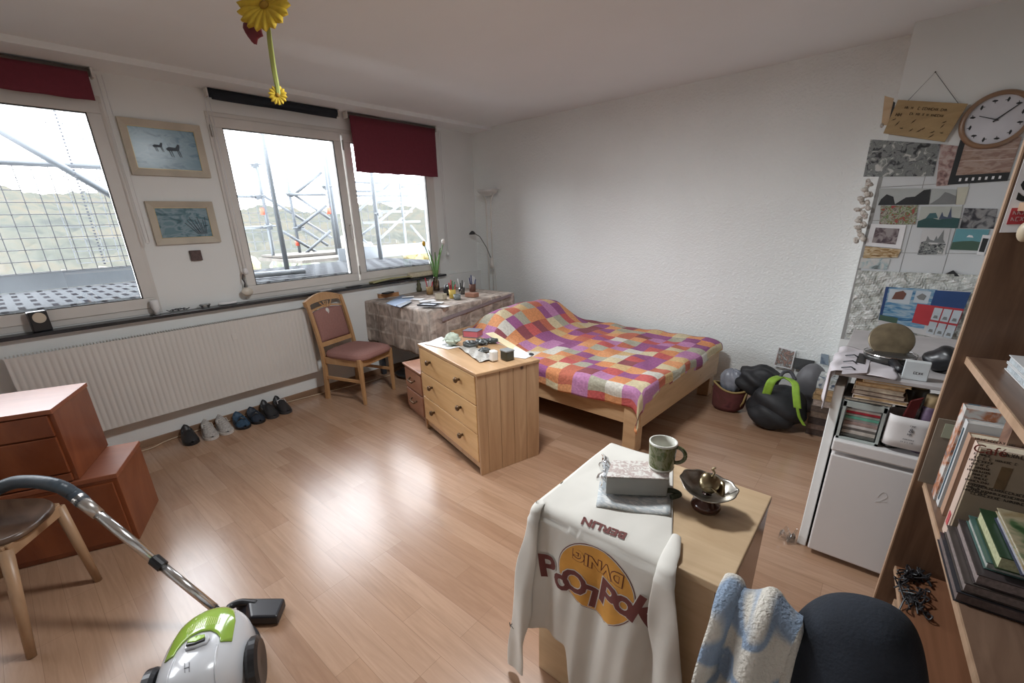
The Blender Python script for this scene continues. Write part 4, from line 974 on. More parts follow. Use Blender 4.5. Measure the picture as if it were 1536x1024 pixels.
gc = B(MB().grid(gf, 32, 12), 'green_cover', greenT, vc, smooth=True, world=False, solid=.003, soff=0)
m = MB()
for i in range(17):
    y = -.048+i*.006; m.tube([(x, y, vtop(x, y, .005)) for x in [(.045+.055*k/5*(1-abs(y)/.09)) for k in range(6)]], .0012, 4)
tag(B(m, 'grille', M('yellow_green_vents', (.45, .55, .12), .4), gc, world=False), 'vent slots')
vpatch([(0.003, 0.0), (-0.005, 0.03), (-0.025, 0.036), (-0.043, 0.03), (-0.049, 0), (-0.043, -0.03), (-0.025, -0.036), (-0.005, -0.03)], .006, .010, 'handle_recess', vgrey, vc)
vpatch([(-0.01, 0.0), (-0.015, 0.022), (-0.027, 0.025), (-0.037, 0), (-0.027, -0.025), (-0.015, -0.022)], .016, .008, 'green_button', greenM, vc, 6)
vpatch([(-0.027, 0.025), (-0.037, 0.026), (-0.043, 0.0), (-0.037, -0.026), (-0.027, -0.025)], .014, .008, 'black_button', blackM, vc, 6)
m = MB()
for s_ in (-1, 1): m.tube([(x, s_*(.055+.10*(.03-x)*.6), vtop(x, s_*(.055+.10*(.03-x)*.6), .0)) for x in [-.05-.014*k for k in range(10)]], .004, 6)
B(m, 'ridges', vgrey, vc, world=False, smooth=True)
m = MB(); z_ = vtop(-.07, .012, .001)
m.tube([(-.095, .020, vtop(-.095, .02, .001)), (-.13, .012, vtop(-.13, .012, .001))], .0012, 4); m.tube([(-.10, .006, vtop(-.10, .006, .001)), (-.132, .0, vtop(-.132, 0, .001))], .0012, 4); m.tube([(-.115, .017, vtop(-.115, .017, .001)), (-.117, .003, vtop(-.117, .003, .001))], .0012, 4)
B(m, 'logo', M('grey_print_mark', (.12, .12, .13), .5), vc, world=False)
for s_ in (-1, 1):
    wl = B(MB().lathe([(.0, -.018), (.078, -.018), (.088, -.008), (.088, .012), (.074, .020), (.0, .014)], (-.05, s_*(VW+.008), .0885), 32, R=Euler((-s_*PI/2, 0, 0)).to_matrix()), 'wheel', blackM, vc, world=False, smooth=False)
B(MB().lathe([(.02, 0), (.02, .03), (.035, .04), (.03, .05)], (-.165, 0, .15), 20, R=Euler((0, -.7, 0)).to_matrix()), 'hose_socket', vgrey, vc, world=False, smooth=True)
# tube, nozzle, hose: parts of the cleaner
ta, tbb = az((322, 912), .075), az((115, 745), .50); d = (tbb-ta).normalized(); L = (tbb-ta).length
B(MB().tube([ta, ta+d*L*.42], .0165, 18), 'lower_tube', chromeM, vc, smooth=True)
B(MB().tube([ta+d*L*.42, ta+d*L*.96], .019, 18), 'upper_tube', chromeM, vc, smooth=True)
B(MB().tube([ta+d*L*.37, ta+d*L*.44], .023, 14), 'tube_clamp', blackM, vc, bev=.002)
B(MB().tube([ta+d*L*.84, ta+d*L*.99], [.022, .026], 18), 'tube_sleeve', M('pale_metal_sleeve', (.5, .47, .44), .3, .9), vc, smooth=True)
hp = [ta+d*L*.95, ta+d*L*1.03, az((85, 728), .56), az((45, 722), .575), az((5, 729), .56), az((-60, 770), .50), az((-120, 830), .42)]
hp = smooth_pts(hp, 10); m = MB(); rr = [.0235+(.0018 if i % 2 else 0) for i in range(len(hp)*3)]
hh_ = []
for i in range(len(hp)-1): hh_ += [hp[i].lerp(hp[i+1], k/3) for k in range(3)]
B(MB().tube(hh_, [.0245+.0022*(i % 2) for i in range(len(hh_))], 16), 'hose', M('blue_grey_hose', (.055, .075, .095), .4), vc, smooth=True)
n0, n1, n2, n3, n4 = [az(p, 0) for p in ((368, 928), (362, 908), (405, 893), (426, 903), (418, 926))]
nz_ = MB().hexa([az(p, .004) for p in ((368, 938), (350, 908), (430, 908), (418, 937))], [az(p, .045) for p in ((376, 925), (372, 896), (427, 896), (415, 924))])
B(nz_, 'floor_nozzle', M('black_glossy_nozzle', (.018, .018, .022), .3), vc, bev=.008)
B(MB().tube(smooth_pts([ta, ta+V((.03, .02, -.03)), az((345, 910), .035), az((362, 903), .035), az((385, 905), .035)]), .014, 10), 'swivel_neck', blackM, vc, smooth=True)

# ================================================================== SMALL TABLE WITH THE SHIRT
TP = [V((3.327, -2.785, 0)), V((3.862, -2.795, 0)), V((3.862, -3.255, 0)), V((3.327, -3.245, 0))]
TH = .70
tt = E('side_table', 'light wooden box table in the foreground', 'table', (3.595, -3.02, 0))
Z = lambda z: V((0, 0, z))
B(MB().hexa([p+Z(TH-.022) for p in TP], [p+Z(TH) for p in TP]), 'table_top', birchM, tt, bev=.003)
B(MB().bb((3.33, -3.245, 0), (3.835, -3.225, TH-.022)), 'front_panel', birchM, tt)
B(MB().bb((3.842, -3.14, 0), (3.860, -2.81, TH-.022)), 'side_panel', redwoodM, tt)
B(MB().bb((3.33, -3.225, 0), (3.348, -2.80, TH-.022)), 'side_panel', birchM, tt)
B(MB().bb((3.348, -2.82, 0), (3.842, -2.80, TH-.022)), 'back_panel', birchM, tt)
# the shirt: over the top and down the front
YF = -3.247
def shirt_pt(s, t):
    """s: across (world x), t: distance along the cloth, 0 at the table's far edge, .445 at the front edge, then down"""
    fold = .480; wob = .003*math.sin(s*40)+.003*math.sin(t*16+s*13)
    if t < fold-.03: return V((s, -2.79-t, TH+.004+max(0, wob*.5)))
    a = (t-(fold-.03))/.06
    if a < 1:
        th = a*PI/2; return V((s, -2.79-(fold-.03)-.03*math.sin(th), TH+.004-.03*(1-math.cos(th))))
    dn = t-fold-.03
    w_ = min(1, dn*4)
    off = .010+w_*(.012*math.sin(s*38+1.5)+.006*math.sin(s*77+dn*5)+.010*math.sin(s*21+dn*3))+.035*min(dn, .5)
    return V((s, -2.79-fold-off, TH+.004-.03-dn))
def hemlen(x):                                                     # drop of the hem along x
    k = (x-3.335)/.40
    return .44+.02*k+(.22 if k > .42 else .22*max(0, (k-.30)/.12)**1.5)*(.8+.2*math.sin(k*17+1))
def shirtf(u, v):
    xr = 3.565+.175*min(1, (v*1.0)/.42) if v < .42 else 3.74+.03*(v-.42)
    hem = .492+hemlen(3.335+.40*u)
    t = .475*v/.42 if v < .42 else .475+(hem-.475)*(v-.42)/.58
    s = 3.330*(1-u)+xr*u
    p = shirt_pt(s, t)
    if u < .02 and t < .47: p.z -= .004
    return p
sh = E('long_sleeve_shirt', 'pale grey long sleeve shirt draped upside down over the table', 'shirt', (3.53, -3.26, .05))
B(MB().grid(shirtf, 90, 110), 'shirt_body', shirtM, sh, smooth=True, solid=.0025, soff=1)
def sleeve(xs, ws, t0, ln, off, name='sleeve'):
    """flat hanging sleeve: centre x and half width along its length"""
    def lk(a, f):
        k = f*(len(a)-1); i = min(int(k), len(a)-2); return a[i]+(a[i+1]-a[i])*(k-i)
    def f(u, v):
        a = 2*PI*v; x = lk(xs, u)+.004*math.sin(u*13); w_ = lk(ws, u)*(1+.05*math.sin(u*23)); c_ = math.cos(a); sn = math.sin(a)
        p = shirt_pt(x, t0+ln*u); th = .0075*(1+.5*math.sin(u*11+v*6))
        q = shirt_pt(x+w_*c_, t0+ln*u)
        if t0+ln*u < .44: return V((q.x, q.y, TH+.007+th*(.5+.5*sn)))
        k = .012*math.sin(v*12.6+u*5)*.35
        return V((q.x, q.y-off-th*(1+sn)+k*.5, q.z+.002*math.sin(v*9)))
    return B(MB().grid(f, 60, 32), name, shirtM, sh, smooth=True)
s_l = sleeve([3.343, 3.334, 3.318, 3.300, 3.285], [.014, .030, .034, .036, .038], .450, .70, .004)
s_r = sleeve([3.712, 3.738, 3.765, 3.785, 3.80], [.012, .034, .042, .044, .046], .37, .80, .006)
m = MB(); text(m, 'K', .028, (3.292, YF-.098, .255), (1, 0, .15), (-.15, 0, 1)); B(m, 'cuff_mark', M('dark_print_mark', (.05, .045, .05), .8), s_l)
# print on the shirt
def on_shirt(x, z, off=.0035):
    """a point of the print: x across, z height on the hanging front"""
    dn = TH+.004-.03-z; t = dn+.03+.480
    if z > TH-.026: t = .480+(TH-.026-z)*1.0
    p = shirt_pt(x, t); p2 = shirt_pt(x, t+.01); n = V((0, -1, 0)) if z < TH-.04 else V((0, -.7, .7)); return p+n*off
def pprint(name, txt, size, cx_, cz_, mat, rot=PI, bold=.0, off=.0045, arc=0., sx=1.):
    vs, fs = fine(*glyphs(txt, size, 0, bold)); m = MB(); out = []
    for v in vs:
        x = v.x*sx; y = v.y-arc*x*x
        X = x*math.cos(rot)-y*math.sin(rot); Y = x*math.sin(rot)+y*math.cos(rot); out.append(on_shirt(cx_+X, cz_+Y, off))
    m.add(out, fs); return B(m, name, mat, sh)
def disc(cx_, cz_, r, off, name, mat, ry=None):
    ry = ry or r
    m = MB().grid(lambda u, v: on_shirt(cx_+r*v*math.cos(2*PI*u), cz_+ry*v*math.sin(2*PI*u), off), 40, 8); return B(m, name, mat, sh, smooth=True)
DCX, DCZ = 3.552, .553
disc(DCX, DCZ, .121, .0008, 'print_ring', brownprintM, .114); disc(DCX, DCZ, .1185, .0014, 'print_ring_gap', shirtM, .1115); disc(DCX, DCZ, .116, .0020, 'print_disc', orangeprintM, .109)
# letters of the big word one by one along a tilted arc
for chx, X, Z_, ro, sz in (('P', 3.392, .508, .12, .115), ('o', 3.444, .500, .15, .105), ('O', 3.487, .512, .05, .100), ('L', 3.535, .494, PI-.15, .098), ('P', 3.590, .530, -.12, .118), ('o', 3.643, .548, -.2, .108), ('K', 3.698, .540, -.30, .125)):
    pprint('print_letter_outline', chx, sz, X, Z_, shirtM, ro, .0062, .0030, sx=1.0)
    pprint('print_letter', chx, sz, X, Z_, brownprintM, ro, .0036, .0038, sx=1.0)
pprint('print_small_word_outline', 'DVNIG', .050, 3.555, .612, brownprintM, PI-.03, .0040, .0026)
pprint('print_small_word', 'DVNIG', .050, 3.555, .612, orangeprintM, PI-.03, .0018, .0034)
# BERLIN lies on the table top just before the fold
vs, fs = fine(*glyphs('BERLIN', .040, 0, .0016)); m = MB(); a_ = PI+.12; cpt = az((905, 791), TH+.006)
m.add([V((cpt.x+v.x*math.cos(a_)-v.y*math.sin(a_), max(cpt.y+v.x*math.sin(a_)+v.y*math.cos(a_), -9), 0)) for v in vs], fs)
for v in m.v:
    t = -2.79-v.y; 
    p = shirt_pt(v.x, t); v.x, v.y, v.z = p.x, p.y-.001, p.z+.0022
B(m, 'berlin_print', brownprintM, sh)

# things on the table
T('newspaper', 'folded newspaper under the grey box on the table', 'newspaper', MB().grid(lambda u, v: lerp4([az((894, 758), TH+.012), az((1006, 772), TH+.012), az((1003, 712), TH+.012), az((905, 690), TH+.012)], u, v)+V((0, 0, .003*math.sin(u*7+v*4)+.001)), 16, 10), pict('newspaper_print', [(.52, .54, .54), (.36, .40, .42), (.60, .60, .58)], 40, .8, 2., (1, 2.5, 1)), solid=.006, smooth=True)
gbx = [az(p, TH+.019) for p in ((908, 742), (1001, 745), (1003, 722), (910, 708))]
def gp(p, z): return az(p, z)
e = E('grey_box', 'flat grey paperback box lying on the newspaper', 'box', (3.55, -3.05, TH+.019))
q0 = [az((908, 741), TH+.020), az((1000, 745), TH+.020)]; q0 += [q0[1]+V((-.030, .095, 0)), q0[0]+V((-.030, .095, 0))]
B(MB().hexa(q0, [p+Z(.058) for p in q0]), 'box_body', M('grey_box_card', (.30, .30, .28), .6), e, bev=.003)
qt = [p+Z(.0585) for p in q0]; c0 = sum(qt, V((0, 0, 0)))/4
B(MB().hexa([c0+(p-c0)*1.0 for p in qt], [c0+(p-c0)*1.0+Z(.003) for p in qt]), 'printed_top', pict('floral_print', [(.60, .57, .52), (.40, .30, .28), (.66, .64, .60)], 70, .5, 4.), e)
e = E('plastic_wrap', 'crumpled clear plastic wrap at the left of the grey box', 'plastic wrap', (3.45, -3.02, TH+.02))
a0, a1 = az((903, 735), TH+.02), az((906, 694), TH+.035)
B(MB().grid(lambda u, v: a0.lerp(a1, u)+V((-.012+.03*v+.008*math.sin(u*14+v*9), .006*math.sin(u*17), .03*math.sin(v*PI)+.012*abs(math.sin(u*11+v*3)))), 18, 8), 'wrap', glassy('clear_wrap', (.9, .92, .95), .28, .1), e, smooth=False)
mgc = az((987, 712), TH+.022+.0); 
mq = az((989, 703), TH+.082)
mug = E('mug', 'green patterned mug with a cream inside on the back of the grey box', 'mug', (mq.x, mq.y+.012, TH+.083), 0)
mgM = pict('green_mug_glaze', [(.055, .075, .018), (.10, .12, .035), (.20, .20, .12), (.07, .09, .02)], 26, .18, 3., (1, 1, 1), 2.5)
R0, R1, MH = .036, .040, .088
B(MB().lathe([(R0, .008), (R1-.002, .05), (R1, MH-.006)], seg=36, cap=False), 'mug_body', mgM, mug, world=False, smooth=True)
B(MB().lathe([(R1, MH-.006), (R1, MH), (R1-.004, MH), (R1-.006, .05), (R0-.006, .024), (0, .02)], seg=36, cap=False), 'cream_inside', M('cream_glaze', (.60, .60, .54), .2), mug, world=False, smooth=True)
B(MB().lathe([(0, 0), (R0-.001, 0), (R0+.001, .008)], seg=36), 'foot', M('cream_glaze', (.6, .6, .54), .2), mug, world=False, smooth=True)
B(MB().tube([(R1*math.cos(.30)+.026*math.sin(a)+(-.004), R1*math.sin(.30)+.008*math.sin(a), .048+.026*math.cos(a)) for a in [PI*k/12 for k in range(13)]], .0058, 10), 'handle', mgM, mug, world=False, smooth=True)
# footed bowl
bc = az((1057, 757), TH); bw = E('footed_bowl', 'tarnished silver bowl on a dark wooden foot with brass heart inside', 'bowl', (3.727, -2.975, TH), .35)
B(MB().lathe([(0, 0), (.036, 0), (.040, .010), (.037, .022), (.020, .032), (.016, .042), (.02, .048), (0, .05)], seg=32), 'foot', M('dark_red_brown_lacquer', (.055, .018, .012), .15, coat=.5), bw, world=False, smooth=True)
def bowl(u, v):
    a = 2*PI*u; r = .012+.056*v; z = .047+.030*v**2.2+.012*v*math.sin(a-.6)+.0035*v*v*math.cos(a*10)*.3+.006*v*v*math.cos(a*2+.5); r += .0014*v*math.cos(a*10); return (r*math.cos(a)*1.12, r*math.sin(a)*.95, z)
B(MB().grid(bowl, 80, 14), 'bowl_dish', silverM, bw, world=False, smooth=True, solid=.0025)
B(MB().ball((.0, -.008, .088), (.028, .018, .028), 24, 14, R=Euler((-.7, .3, 0)).to_matrix(), fn=lambda d: 1+.22*max(0, d.z)*abs(d.x)-.25*max(0, d.z)*(1-min(1, abs(d.x)*3))), 'brass_heart', brassM, bw, world=False, smooth=True)
B(MB().tube(smooth_pts([(.005, -.005, .108), (.010, 0, .12), (.004, .002, .128), (.010, 0, .135)]), .003, 8), 'hook', brassM, bw, world=False, smooth=True)
B(MB().grid(lambda u, v: (-.02+.06*u, -.03+.05*v, .078+.012*math.sin(u*5+v*4)), 8, 8), 'brass_leaf', brassM, bw, world=False, smooth=True, solid=.002)
T('scarf_end', 'small dark green fabric loop between the mug and the bowl', 'strap', MB().tube(smooth_pts([(3.61, -3.0, TH+.02), (3.635, -2.99, TH+.028), (3.655, -2.985, TH+.02), (3.64, -3.01, TH+.018)]), .008, 8), M('dark_green_strap', (.06, .07, .04), .7), smooth=True)

# ================================================================== ROBE AND JACKET ON A CHAIR BACK
ck = E('stool_chair', 'wooden chair hidden under the robe and jacket', 'chair', (4.0, -3.46, 0))
for x, y in ((3.90, -3.40), (4.10, -3.38), (3.92, -3.70), (4.12, -3.68)): B(MB().bb((x-.014, y-.014, 0), (x+.014, y+.014, .43)), 'leg', oldchairM, ck)
B(MB().bb((3.88, -3.72, .43), (4.14, -3.37, .455)), 'seat', oldchairM, ck, bev=.006)
B(MB().bb((3.90, -3.385, .455), (3.925, -3.36, .78)), 'post', oldchairM, ck); B(MB().bb((4.09, -3.365, .455), (4.115, -3.34, .78)), 'post', oldchairM, ck)
B(MB().bb((3.90, -3.38, .70), (4.11, -3.345, .78)), 'back_rail', oldchairM, ck, bev=.004)
def drape(x0, x1, zt_, yc, nf, ph, widen, hang, sag=.0, th=.03):
    def f(u, v):
        a = (v-.5)*2                                     # -1 back side, +1 camera side
        L_ = hang; s = a*(L_+.06); w = (u-.5)*2
        x = (x0+x1)/2+(x1-x0)/2*w*(1+widen*max(0, abs(s)-.05))
        zc = zt_-sag*w*w*w*w
        r = .035
        if abs(s) < r*PI/2: y = yc-math.sin(s/r)*r; z = zc-r*(1-math.cos(s/r))
        else:
            e = abs(s)-r*PI/2; y = yc-math.copysign(r+.25*e, s); z = zc-r-e*.97
        k = min(1, abs(s)*5+.12)
        fo = math.sin(w*nf+ph+s*1.5)
        z += .010*fo*(1-k*.4); y += -math.copysign(1, s+.001)*(.5+.5*fo)*th*k; x += .006*math.sin(w*nf*1.3+2+s*6)
        return ((x, y, z), (u, v))
    return MB().grid(f, 60, 60)
def robe_mat():
    m, nt, b = base('blue_white_fleece', .95)
    v = coords(nt, (1, 1, 1), 'UV')
    n = noise(nt, coords(nt, (2.2, 7.5, 1), 'UV', (3.3, 1.2, 0)), 1., 1.5, .4)
    c = ramp(nt, n, [(.40, (.56, .53, .47)), (.46, (.23, .30, .40)), (.53, (.23, .30, .40)), (.58, (.56, .53, .47))])
    nt.links.new(c, b.inputs['Base Color']); bump(nt, b, noise(nt, coords(nt, (160, 160, 160)), 1., 4), .9, .008); return m
T('fleece_robe', 'fluffy blue and cream striped robe over the chair back', 'robe', drape(3.868, 4.004, .812, -3.375, 5.5, .6, .9, .42, .012, .05), robe_mat(), smooth=True, solid=.016)
B_ = bpy.context
jm = M('dark_navy_wool', (.012, .016, .024), .95, var=.2, vs=20, bp=(200, .4, .003))
T('dark_jacket', 'dark navy jacket hanging beside the striped robe', 'jacket', drape(4.006, 4.165, .860, -3.34, 2.5, 1.4, .65, .42, .075, .03), jm, smooth=True, solid=.012)
# ================================================================== RIGHT SIDE: FRIDGE CORNER
FX, FY = 3.957, -1.998
fg = E('mini_fridge', 'white mini fridge standing between the white panel and the bookcase', 'fridge', (4.2, -1.75, 0))
fr2 = RX
B(MB().bb((FX, FY+.04, .02), (4.475, -1.50, .535)), 'body', fridgeM, fg, bev=.004)
B(MB().bb((FX, FY, .025), (4.475, FY+.036, .520)), 'door', fridgeM, fg, bev=.006)
B(MB().bb((FX-.004, FY-.004, .538), (4.478, -1.49, .588)), 'top', fridgeM, fg, bev=.006)
m = MB(); m.tube(smooth_pts([at((1316, 745), 1, FY-.001), at((1325, 738), 1, FY-.001), at((1331, 745), 1, FY-.001), at((1322, 750), 1, FY-.001), at((1312, 752), 1, FY-.001), at((1330, 752), 1, FY-.001)]), .0005, 5)
B(m, 'scratch_mark', M('faint_grey_mark', (.52, .50, .49), .6), fg)
for x, y in ((4.0, -1.93), (4.44, -1.93), (4.0, -1.54), (4.44, -1.54)): B(MB().bb((x-.015, y-.015, 0), (x+.015, y+.015, .02)), 'foot', blackM, fg)
pn = E('side_panel_board', 'tall thin white board standing on edge left of the fridge', 'board', (3.93, -1.4, 0))
B(MB().bb((3.914, -1.955, 0), (3.948, -1.05, .81)), 'board', wall2M, pn, bev=.003)
wr = glassy('packing_plastic', (.82, .84, .83), .22, .15)
e = T('plastic_scrap', 'crumpled clear plastic lying on the floor by the white board', 'plastic scrap', MB().grid(lambda u, v: (3.84+.065*u, -1.99+.06*v+.01*math.sin(u*9), .004+.055*abs(math.sin(u*5+v*3))*abs(math.sin(v*4+1))), 12, 12), wr)
# shelf board over the fridge
BZ = .872
T('shelf_board', 'pale board over the fridge carrying the sandwich toaster', 'board', MB().bb((3.905, -1.965, BZ-.016), (4.46, -1.08, BZ)), M('pale_grey_board', (.42, .40, .40), .6), bev=.003)
bk = E('shelf_support', 'white legs of the shelf board above the fridge', 'support', (4.43, -1.5, .588))
B(MB().bb((4.43, -1.94, .588), (4.455, -1.52, BZ-.016)), 'upright', wall2M, bk)
def bxp(p, z=BZ): return az(p, z)
T('white_cloth', 'white cloth hanging over the left front corner of the shelf board', 'cloth', MB().grid(lambda u, v: (3.895-.004+.006*math.sin(v*17)-.012*math.sin(v*PI)*u+(.20*(1-u*1.6) if u < .6 else 0), -1.985-.008*math.sin(u*13+v*4)+.42*v*1., (BZ+.004+.008*abs(math.sin(u*9+v*6))) if u < .6 else BZ+.004-(u-.6)*.42*(1.-.35*v)), 40, 30), M('lilac_white_cloth', (.50, .47, .49), .8), smooth=True, solid=.003)
# fridge top: rack of magazines, stacked books, carton with jars
rk = E('plastic_rack', 'clear rack of magazines with red and green spines on the fridge', 'rack', (4.03, -1.85, .588))
def opl(px, py, y=FY+.03): return at((px, py), 1, y)
x0, x1, zt_ = 3.957, 4.094, .757
m = MB()
for a, b in (((x0, .589), (x0+.010, zt_)), ((x1-.010, .589), (x1, zt_)), ((x0, .589), (x1, .598)), ((x0, zt_-.022), (x1, zt_))): m.bb((a[0], -1.975, a[1]), (b[0], -1.965, b[1])); 
m.bb((x0, -1.965, .589), (x0+.003, -1.72, zt_)).bb((x1-.003, -1.965, .589), (x1, -1.72, zt_))
B(m, 'rack_frame', M('grey_green_plastic', (.36, .40, .38), .3), rk)
cols = [((.10, .10, .09), .014), ((.40, .36, .32), .016), ((.16, .15, .14), .012), ((.45, .42, .40), .012), ((.28, .20, .18), .015), ((.35, .34, .33), .012), ((.10, .30, .22), .012), ((.30, .33, .30), .010), ((.42, .03, .05), .012), ((.5, .46, .43), .010)]
z = .600
for k, (c_, t_) in enumerate(cols):
    nm = ['black', 'beige', 'dark grey', 'cream', 'brown', 'grey', 'green', 'pale green', 'dark red', 'ivory'][k]
    T('magazine', '%s spined magazine in the clear rack, number %s from the bottom' % (nm, ['one', 'two', 'three', 'four', 'five', 'six', 'seven', 'eight', 'nine', 'ten'][k]), 'magazine', MB().bb((x0+.014, -1.962+.002*(k % 3), z), (x1-.014, -1.76, z+t_-.001)), M('magazine_%d' % k, c_, .5, var=.3, vs=40), group='magazines in the clear rack', bev=.001); z += t_
z = .7575
for k, (w_, t_, c_, lb) in enumerate(((.150, .014, (.10, .09, .08), 'thin dark book at the bottom of the book stack on the rack'), (.165, .018, (.50, .42, .36), 'pale book second from the bottom of the stack on the rack'), (.158, .020, (.13, .08, .06), 'dark brown book in the lower half of the stack'), (.150, .018, (.48, .40, .30), 'cream paged book in the middle of the stack'), (.148, .016, (.45, .27, .13), 'orange brown book near the top of the stack'), (.142, .012, (.52, .35, .17), 'topmost ochre book of the stack under the shelf board'))):
    x = 3.955+.006*((k*7) % 4)+.006*k
    book('book', lb, 'book', (x+w_/2, -1.86, z), w_, .20, t_-.001, .03*math.sin(k*2.), M('bookcov_%d' % k, c_, .6, var=.2, vs=30), M('bookpage_%d' % (k % 3), [(.50, .42, .32), (.56, .40, .22), (.46, .38, .30)][k % 3], .8, var=.2, vs=80), group=None); z += t_
for k in range(5):
    x = 3.918+.0075*k+.032
    pass
cb_ = E('carton_sleeve', 'white carton with small dark print holding two jars on the fridge', 'carton', (4.165, -1.92, .588))
xa, xb = 4.100, 4.245
m = MB()
def cart(u, v):
    a = PI*2*u; n = 4.; r = 1/((abs(math.cos(a))**n+abs(math.sin(a))**n)**(1/n)); return ((xa+xb)/2+r*.5*(xb-xa)*math.cos(a), -1.935+r*.055*math.sin(a), .612+.128*v)
B(MB().grid(cart, 48, 4), 'sleeve', M('white_label_card', (.62, .60, .59), .7), cb_, smooth=True, solid=.002)
m = MB(); pm = V(((4.175), -1.9925, .675))
for t_, sz_, dz2 in ((5, .007, .035), (0, .024, .016), (2, .012, .0), (9, .006, -.022), (11, .006, -.034)):
    if t_: scrawl(m, t_, sz_, pm+V((0, 0, dz2)), (1, 0, 0), (0, 0, 1), seed=t_)
    else: text(m, '&', sz_, pm+V((0, 0, dz2)), (1, 0, 0), (0, 0, 1))
B(m, 'printed_text', M('dark_grey_ink', (.10, .10, .11), .7), cb_)
def jar(name, label, x, y, r, h, body, lid, z=.588):
    e = E(name, label, 'jar', (x, y, z))
    B(MB().lathe([(r*.9, 0), (r, .008), (r, h*.78), (r*.85, h*.84)], seg=28), 'jar_glass', body, e, world=False, smooth=True)
    B(MB().lathe([(r*.92, h*.82), (r*.92, h), (r*.88, h+.003), (0, h+.003)], seg=28), 'lid', lid, e, world=False, smooth=True); return e
gold = M('gold_lid', (.52, .34, .14), .35, .5)
jar('storage_jar', 'wide glass jar with a gold lid behind the white carton', 4.165, -1.80, .045, .275, M('dark_jar_content', (.10, .08, .06), .15), gold)
jar('storage_jar', 'jar with purple label and tan cap standing in the white carton', 4.215, -1.925, .026, .235, M('purple_label', (.11, .07, .12), .5, var=.3, vs=40), M('tan_cap', (.48, .36, .20), .5))
jar('storage_jar', 'glass jar base showing below the white carton', 4.128, -1.93, .030, .10, glassy('jar_glass', (.75, .73, .68), .15), gold)
T('maroon_packet', 'shiny dark maroon packet leaning in the white carton', 'packet', MB().hexa([(4.125, -1.95, .60), (4.17, -1.945, .60), (4.17, -1.91, .60), (4.125, -1.915, .60)], [(4.150, -1.96, .80), (4.185, -1.955, .82), (4.185, -1.945, .82), (4.150, -1.95, .80)]), M('maroon_foil', (.10, .018, .018), .15, coat=.6), bev=.004)
# on the board: toaster, white box, black bag, papers
c = bxp((1325, 555)); ts = E('sandwich_toaster', 'dark sandwich toaster with its round olive lid tipped open', 'toaster', (c.x+.01, c.y+.12, BZ+.010), .15)
B(MB().lathe([(.06, 0), (.085, .008), (.088, .028), (.075, .036), (0, .036)], seg=36), 'base', M('dark_steel_toaster', (.06, .058, .055), .25, .4), ts, world=False, smooth=True)
B(MB().lathe([(0, 0), (.06, .002), (.074, .012), (.078, .022), (.073, .024), (0, .020)], (0, .065, .070), 36, R=Euler((1.0, .0, 0)).to_matrix()), 'round_lid', M('olive_bronze_lid', (.17, .135, .085), .35, .3, var=.3, vs=20), ts, world=False, smooth=True)
B(MB().tube([(-.0, -.08, .02), (.01, -.14, .015), (.015, -.17, .012)], [.016, .013, .012], 12), 'handle', blackM, ts, world=False, smooth=True)
B(MB().tube([(-.088*math.cos(a), .0+.088*math.sin(a), .035) for a in [2*PI*k/30 for k in range(30)]], .003, 6, closed=True), 'chrome_ring', chromeM, ts, world=False)
a0 = at((1350, 572), 1, -1.93); a1 = at((1386, 576), 1, -1.93)
wb = E('white_box', 'small white box with grey print at the front of the shelf board', 'box', ((a0.x+a1.x)/2, -1.91, BZ+.001))
B(MB().bb((a0.x, -1.93, BZ+.001), (a1.x+.005, -1.90, BZ+.073)), 'box_body', M('bluish_white_card', (.50, .53, .54), .6), wb, bev=.002)
m = MB(); scrawl(m, 4, .011, ((a0.x+a1.x)/2+.01, -1.9305, BZ+.030), (1, 0, 0), (0, 0, 1)); B(m, 'box_print', M('dark_grey_ink', (.1, .1, .11)), wb)
T('black_pouch', 'black rounded pouch behind the small white box on the board', 'pouch', MB().ball((4.235, -1.74, BZ+.052), (.07, .06, .05), 24, 14, fn=lambda d: 1+.1*math.sin(d.x*5+d.z*3)), blackM, smooth=True)
T('card_sheet', 'white card with a black square on the shelf board', 'card', MB().slab([bxp((1262, 562), BZ+.014), bxp((1300, 560), BZ+.014), bxp((1310, 524), BZ+.014), bxp((1270, 530), BZ+.014)], (0, 0, 1), .003), M('lilac_grey_card', (.50, .47, .50), .6))
T('black_photo', 'small black square card lying left of the toaster', 'card', MB().slab([bxp((1283, 543), BZ+.018), bxp((1297, 546), BZ+.018), bxp((1299, 532), BZ+.018), bxp((1289, 530), BZ+.018)], (0, 0, 1), .003), blackM)
for k in range(3):
    p = bxp((1262+k*3, 551-k*9), BZ+.022)
    T('metal_clip', ['little dark metal clip nearest the front at the left end of the board', 'middle one of the three metal clips at the board end', 'little dark metal clip farthest back at the left end of the board'][k], 'clip', MB().tube([p, p+V((.03, .01, .006)), p+V((.045, .0, .0))], .003, 6), darkM, smooth=True)

